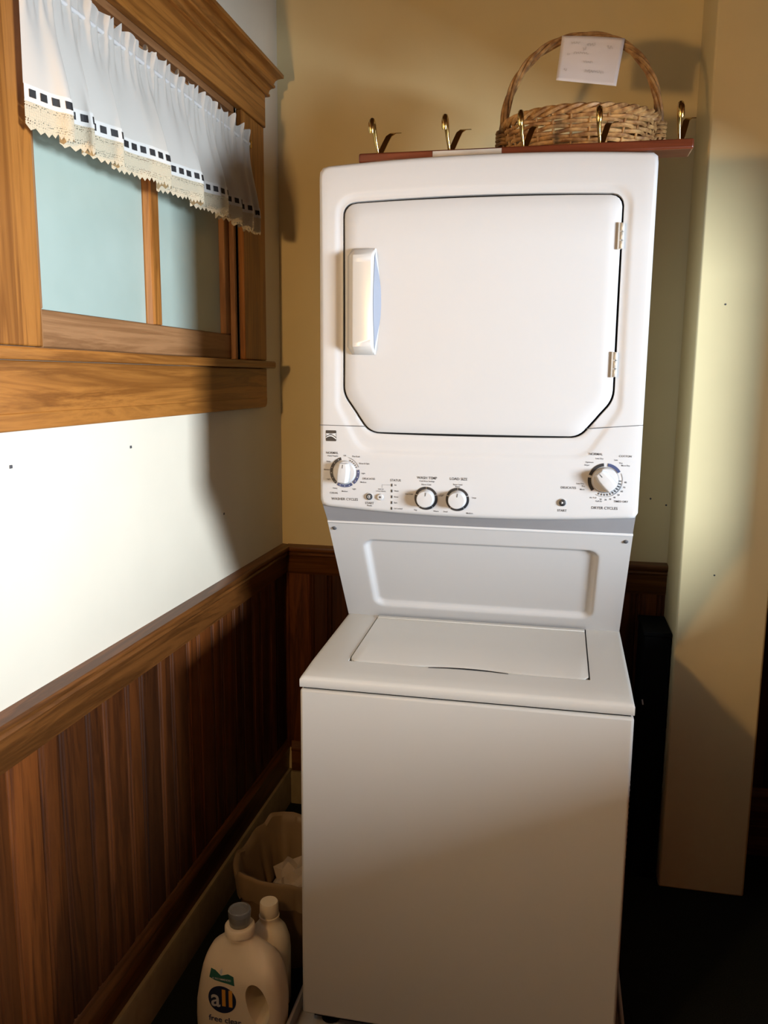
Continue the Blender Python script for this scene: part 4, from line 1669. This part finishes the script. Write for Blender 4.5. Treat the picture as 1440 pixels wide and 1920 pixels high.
def liner(u, v):
    q = 2 * PI * u
    if v < 0.45:                     # hangs outside
        t = v / 0.45
        z = 0.185 + 0.012 * wn(u) + (NBZ - 0.185) * t
        p = binpt(q, z, 0.006 + 0.004 * wn(u, 2) * (1 - t))
    elif v < 0.55:
        p = binpt(q, NBZ + 0.004 + 0.012 * wn(u), 0.003)
    else:
        t = (v - 0.55) / 0.45
        p = binpt(q, NBZ + 0.012 * wn(u) * (1 - t) - 0.15 * t, -0.006 - 0.012 * t + 0.009 * wn(u, 2) * t)
    return p


MB().grid(liner, 120, 18, closed_u=True).build('liner', 'bag', binr, smooth=True)
# crumpled tissue in the bin
lit = empty('crumpled_tissue', (NBX + 0.05, NBY - 0.03, 0.14))
tag(lit, 'pale crumpled tissue lying inside the waste bin', 'tissue')
random.seed(5)
bm = bmesh.new()
bmesh.ops.create_icosphere(bm, subdivisions=3, radius=0.075)
for v_ in bm.verts:
    n_ = v_.co.normalized()
    k = 1 + 0.28 * math.sin(9 * n_.x + 3 * n_.y) * math.sin(8 * n_.z + 5 * n_.y) + random.uniform(-0.07, 0.07)
    v_.co = Vector((n_.x * 0.070 * k, n_.y * 0.085 * k, n_.z * 0.062 * k))
mb = MB()
mb.add([tuple(v_.co + Vector((NBX + 0.035, NBY - 0.02, 0.165))) for v_ in bm.verts], [tuple(v_.index for v_ in f_.verts) for f_ in bm.faces])
bm.free()
mb.build('tissue_wad', 'litter', lit)

# ================================================================== behind and right of the washer
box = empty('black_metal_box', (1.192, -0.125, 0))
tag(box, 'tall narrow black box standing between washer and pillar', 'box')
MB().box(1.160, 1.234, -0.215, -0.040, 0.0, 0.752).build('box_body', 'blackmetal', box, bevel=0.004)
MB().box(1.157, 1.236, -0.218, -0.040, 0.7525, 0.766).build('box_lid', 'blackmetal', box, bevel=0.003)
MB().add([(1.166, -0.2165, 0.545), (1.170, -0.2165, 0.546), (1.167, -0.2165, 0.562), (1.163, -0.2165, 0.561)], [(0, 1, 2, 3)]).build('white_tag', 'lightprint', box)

duct = empty('vent_duct', (1.115, -0.33, 0.0))
tag(duct, 'dim ribbed metal vent hose behind the right side of the washer', 'vent hose')
mb = MB()
path, rad = [], []
for i in range(90):
    t = i / 89
    q_ = t * PI / 2
    path.append((1.102 + 0.006 * math.sin(t * 3), -0.03 - 0.28 * math.sin(q_) ** 0.8, 0.036 + 0.50 * math.cos(q_) ** 0.8))
    rad.append(0.030 + 0.003 * (i % 2))
mb.tube(path, rad, 18)
mb.build('hose', 'steel', duct, smooth=False)

# ================================================================== out of frame: counter and cabinet added to block daylight; wall lamp
cab = empty('counter_light_block', (2.2, -1.6, 0))
tag(cab, 'unseen counter added to keep low daylight off the washer', 'cabinet')
MB().box(2.04, 2.50, RY + 0.002, AY - 0.002, 0.0, 1.06).build('body', 'board', cab)  # added to keep daylight off the lower washer and pillar
for i in range(4):
    y0 = RY + 0.005 + 0.89 * i
    d_ = MB().box(2.022, 2.0395, y0 + 0.004, y0 + 0.884, 0.09, 1.05).build('door', 'wood_z', cab, bevel=0.003)
    MB().lathe([(0.012, -0.012), (0.006, 0.0), (0.012, 0.012)], (2.015, y0 + 0.06, 0.5), 12, 2).build('knob', 'brass', d_, smooth=True)
wt = MB().box(2.00, 2.52, RY + 0.002, AY - 0.002, 1.0605, 1.10).build('light_block_top', 'counter', origin=(2.2, -1.6, 1.0605), bevel=0.004)  # added top edge that cuts off the low daylight
tag(wt, 'brown top of the added daylight-blocking counter', 'light_block_top')
wc = empty('overhead_light_block', (2.2, -1.6, 1.75))
tag(wc, 'unseen hanging box added to block high daylight', 'cabinet')
MB().box(2.02, 2.38, RY + 0.002, AY - 0.002, 1.75, RZ - 0.002).build('body', 'board', wc)  # added to dim daylight on the upper pillar
for i in range(4):
    y0 = RY + 0.005 + 0.89 * i
    MB().box(2.002, 2.0195, y0 + 0.004, y0 + 0.884, 1.76, RZ - 0.02).build('door', 'wood_z', wc, bevel=0.003)

lamp = empty('wall_lamp', (0, -2.42, 1.62))
tag(lamp, 'brass wall lamp on the left wall, bowl added to block downward light', 'wall lamp')
MB().box(0, 0.012, -2.46, -2.38, 1.54, 1.66).build('back_plate', 'brass', lamp, bevel=0.003)
MB().tube([(0.012, -2.42, 1.58), (0.08, -2.42, 1.56), (0.11, -2.42, 1.56), (0.14, -2.42, 1.585)], 0.007, 10).build('arm', 'brass', lamp, smooth=True)
MB().lathe([(0.016, 1.585), (0.018, 1.60), (0.018, 1.615), (0.014, 1.622)], (0.14, -2.42, 0), 20, 2).build('socket', 'brass', lamp, smooth=True)
sh = MB().grid(lambda u, v: (0.14 + (0.016 + 0.056 * v) * math.cos(2 * PI * u), -2.42 + (0.016 + 0.056 * v) * math.sin(2 * PI * u), 1.605 + 0.012 * v ** 2), 32, 6, closed_u=True)
sho = sh.build('bowl_blocker', 'brass', lamp, smooth=True)  # bowl added to dim the lamp's downward light
sho.modifiers.new('thick', 'SOLIDIFY').thickness = 0.002
MB().lathe([(0.012, 1.623), (0.024, 1.632), (0.040, 1.650), (0.047, 1.672), (0.042, 1.696), (0.024, 1.713), (0.004, 1.719)], (0.14, -2.42, 0), 24, 2).build('bulb', 'bulb', lamp, smooth=True)

for o in bpy.data.objects:
    if '_org' in o.keys():
        del o['_org']
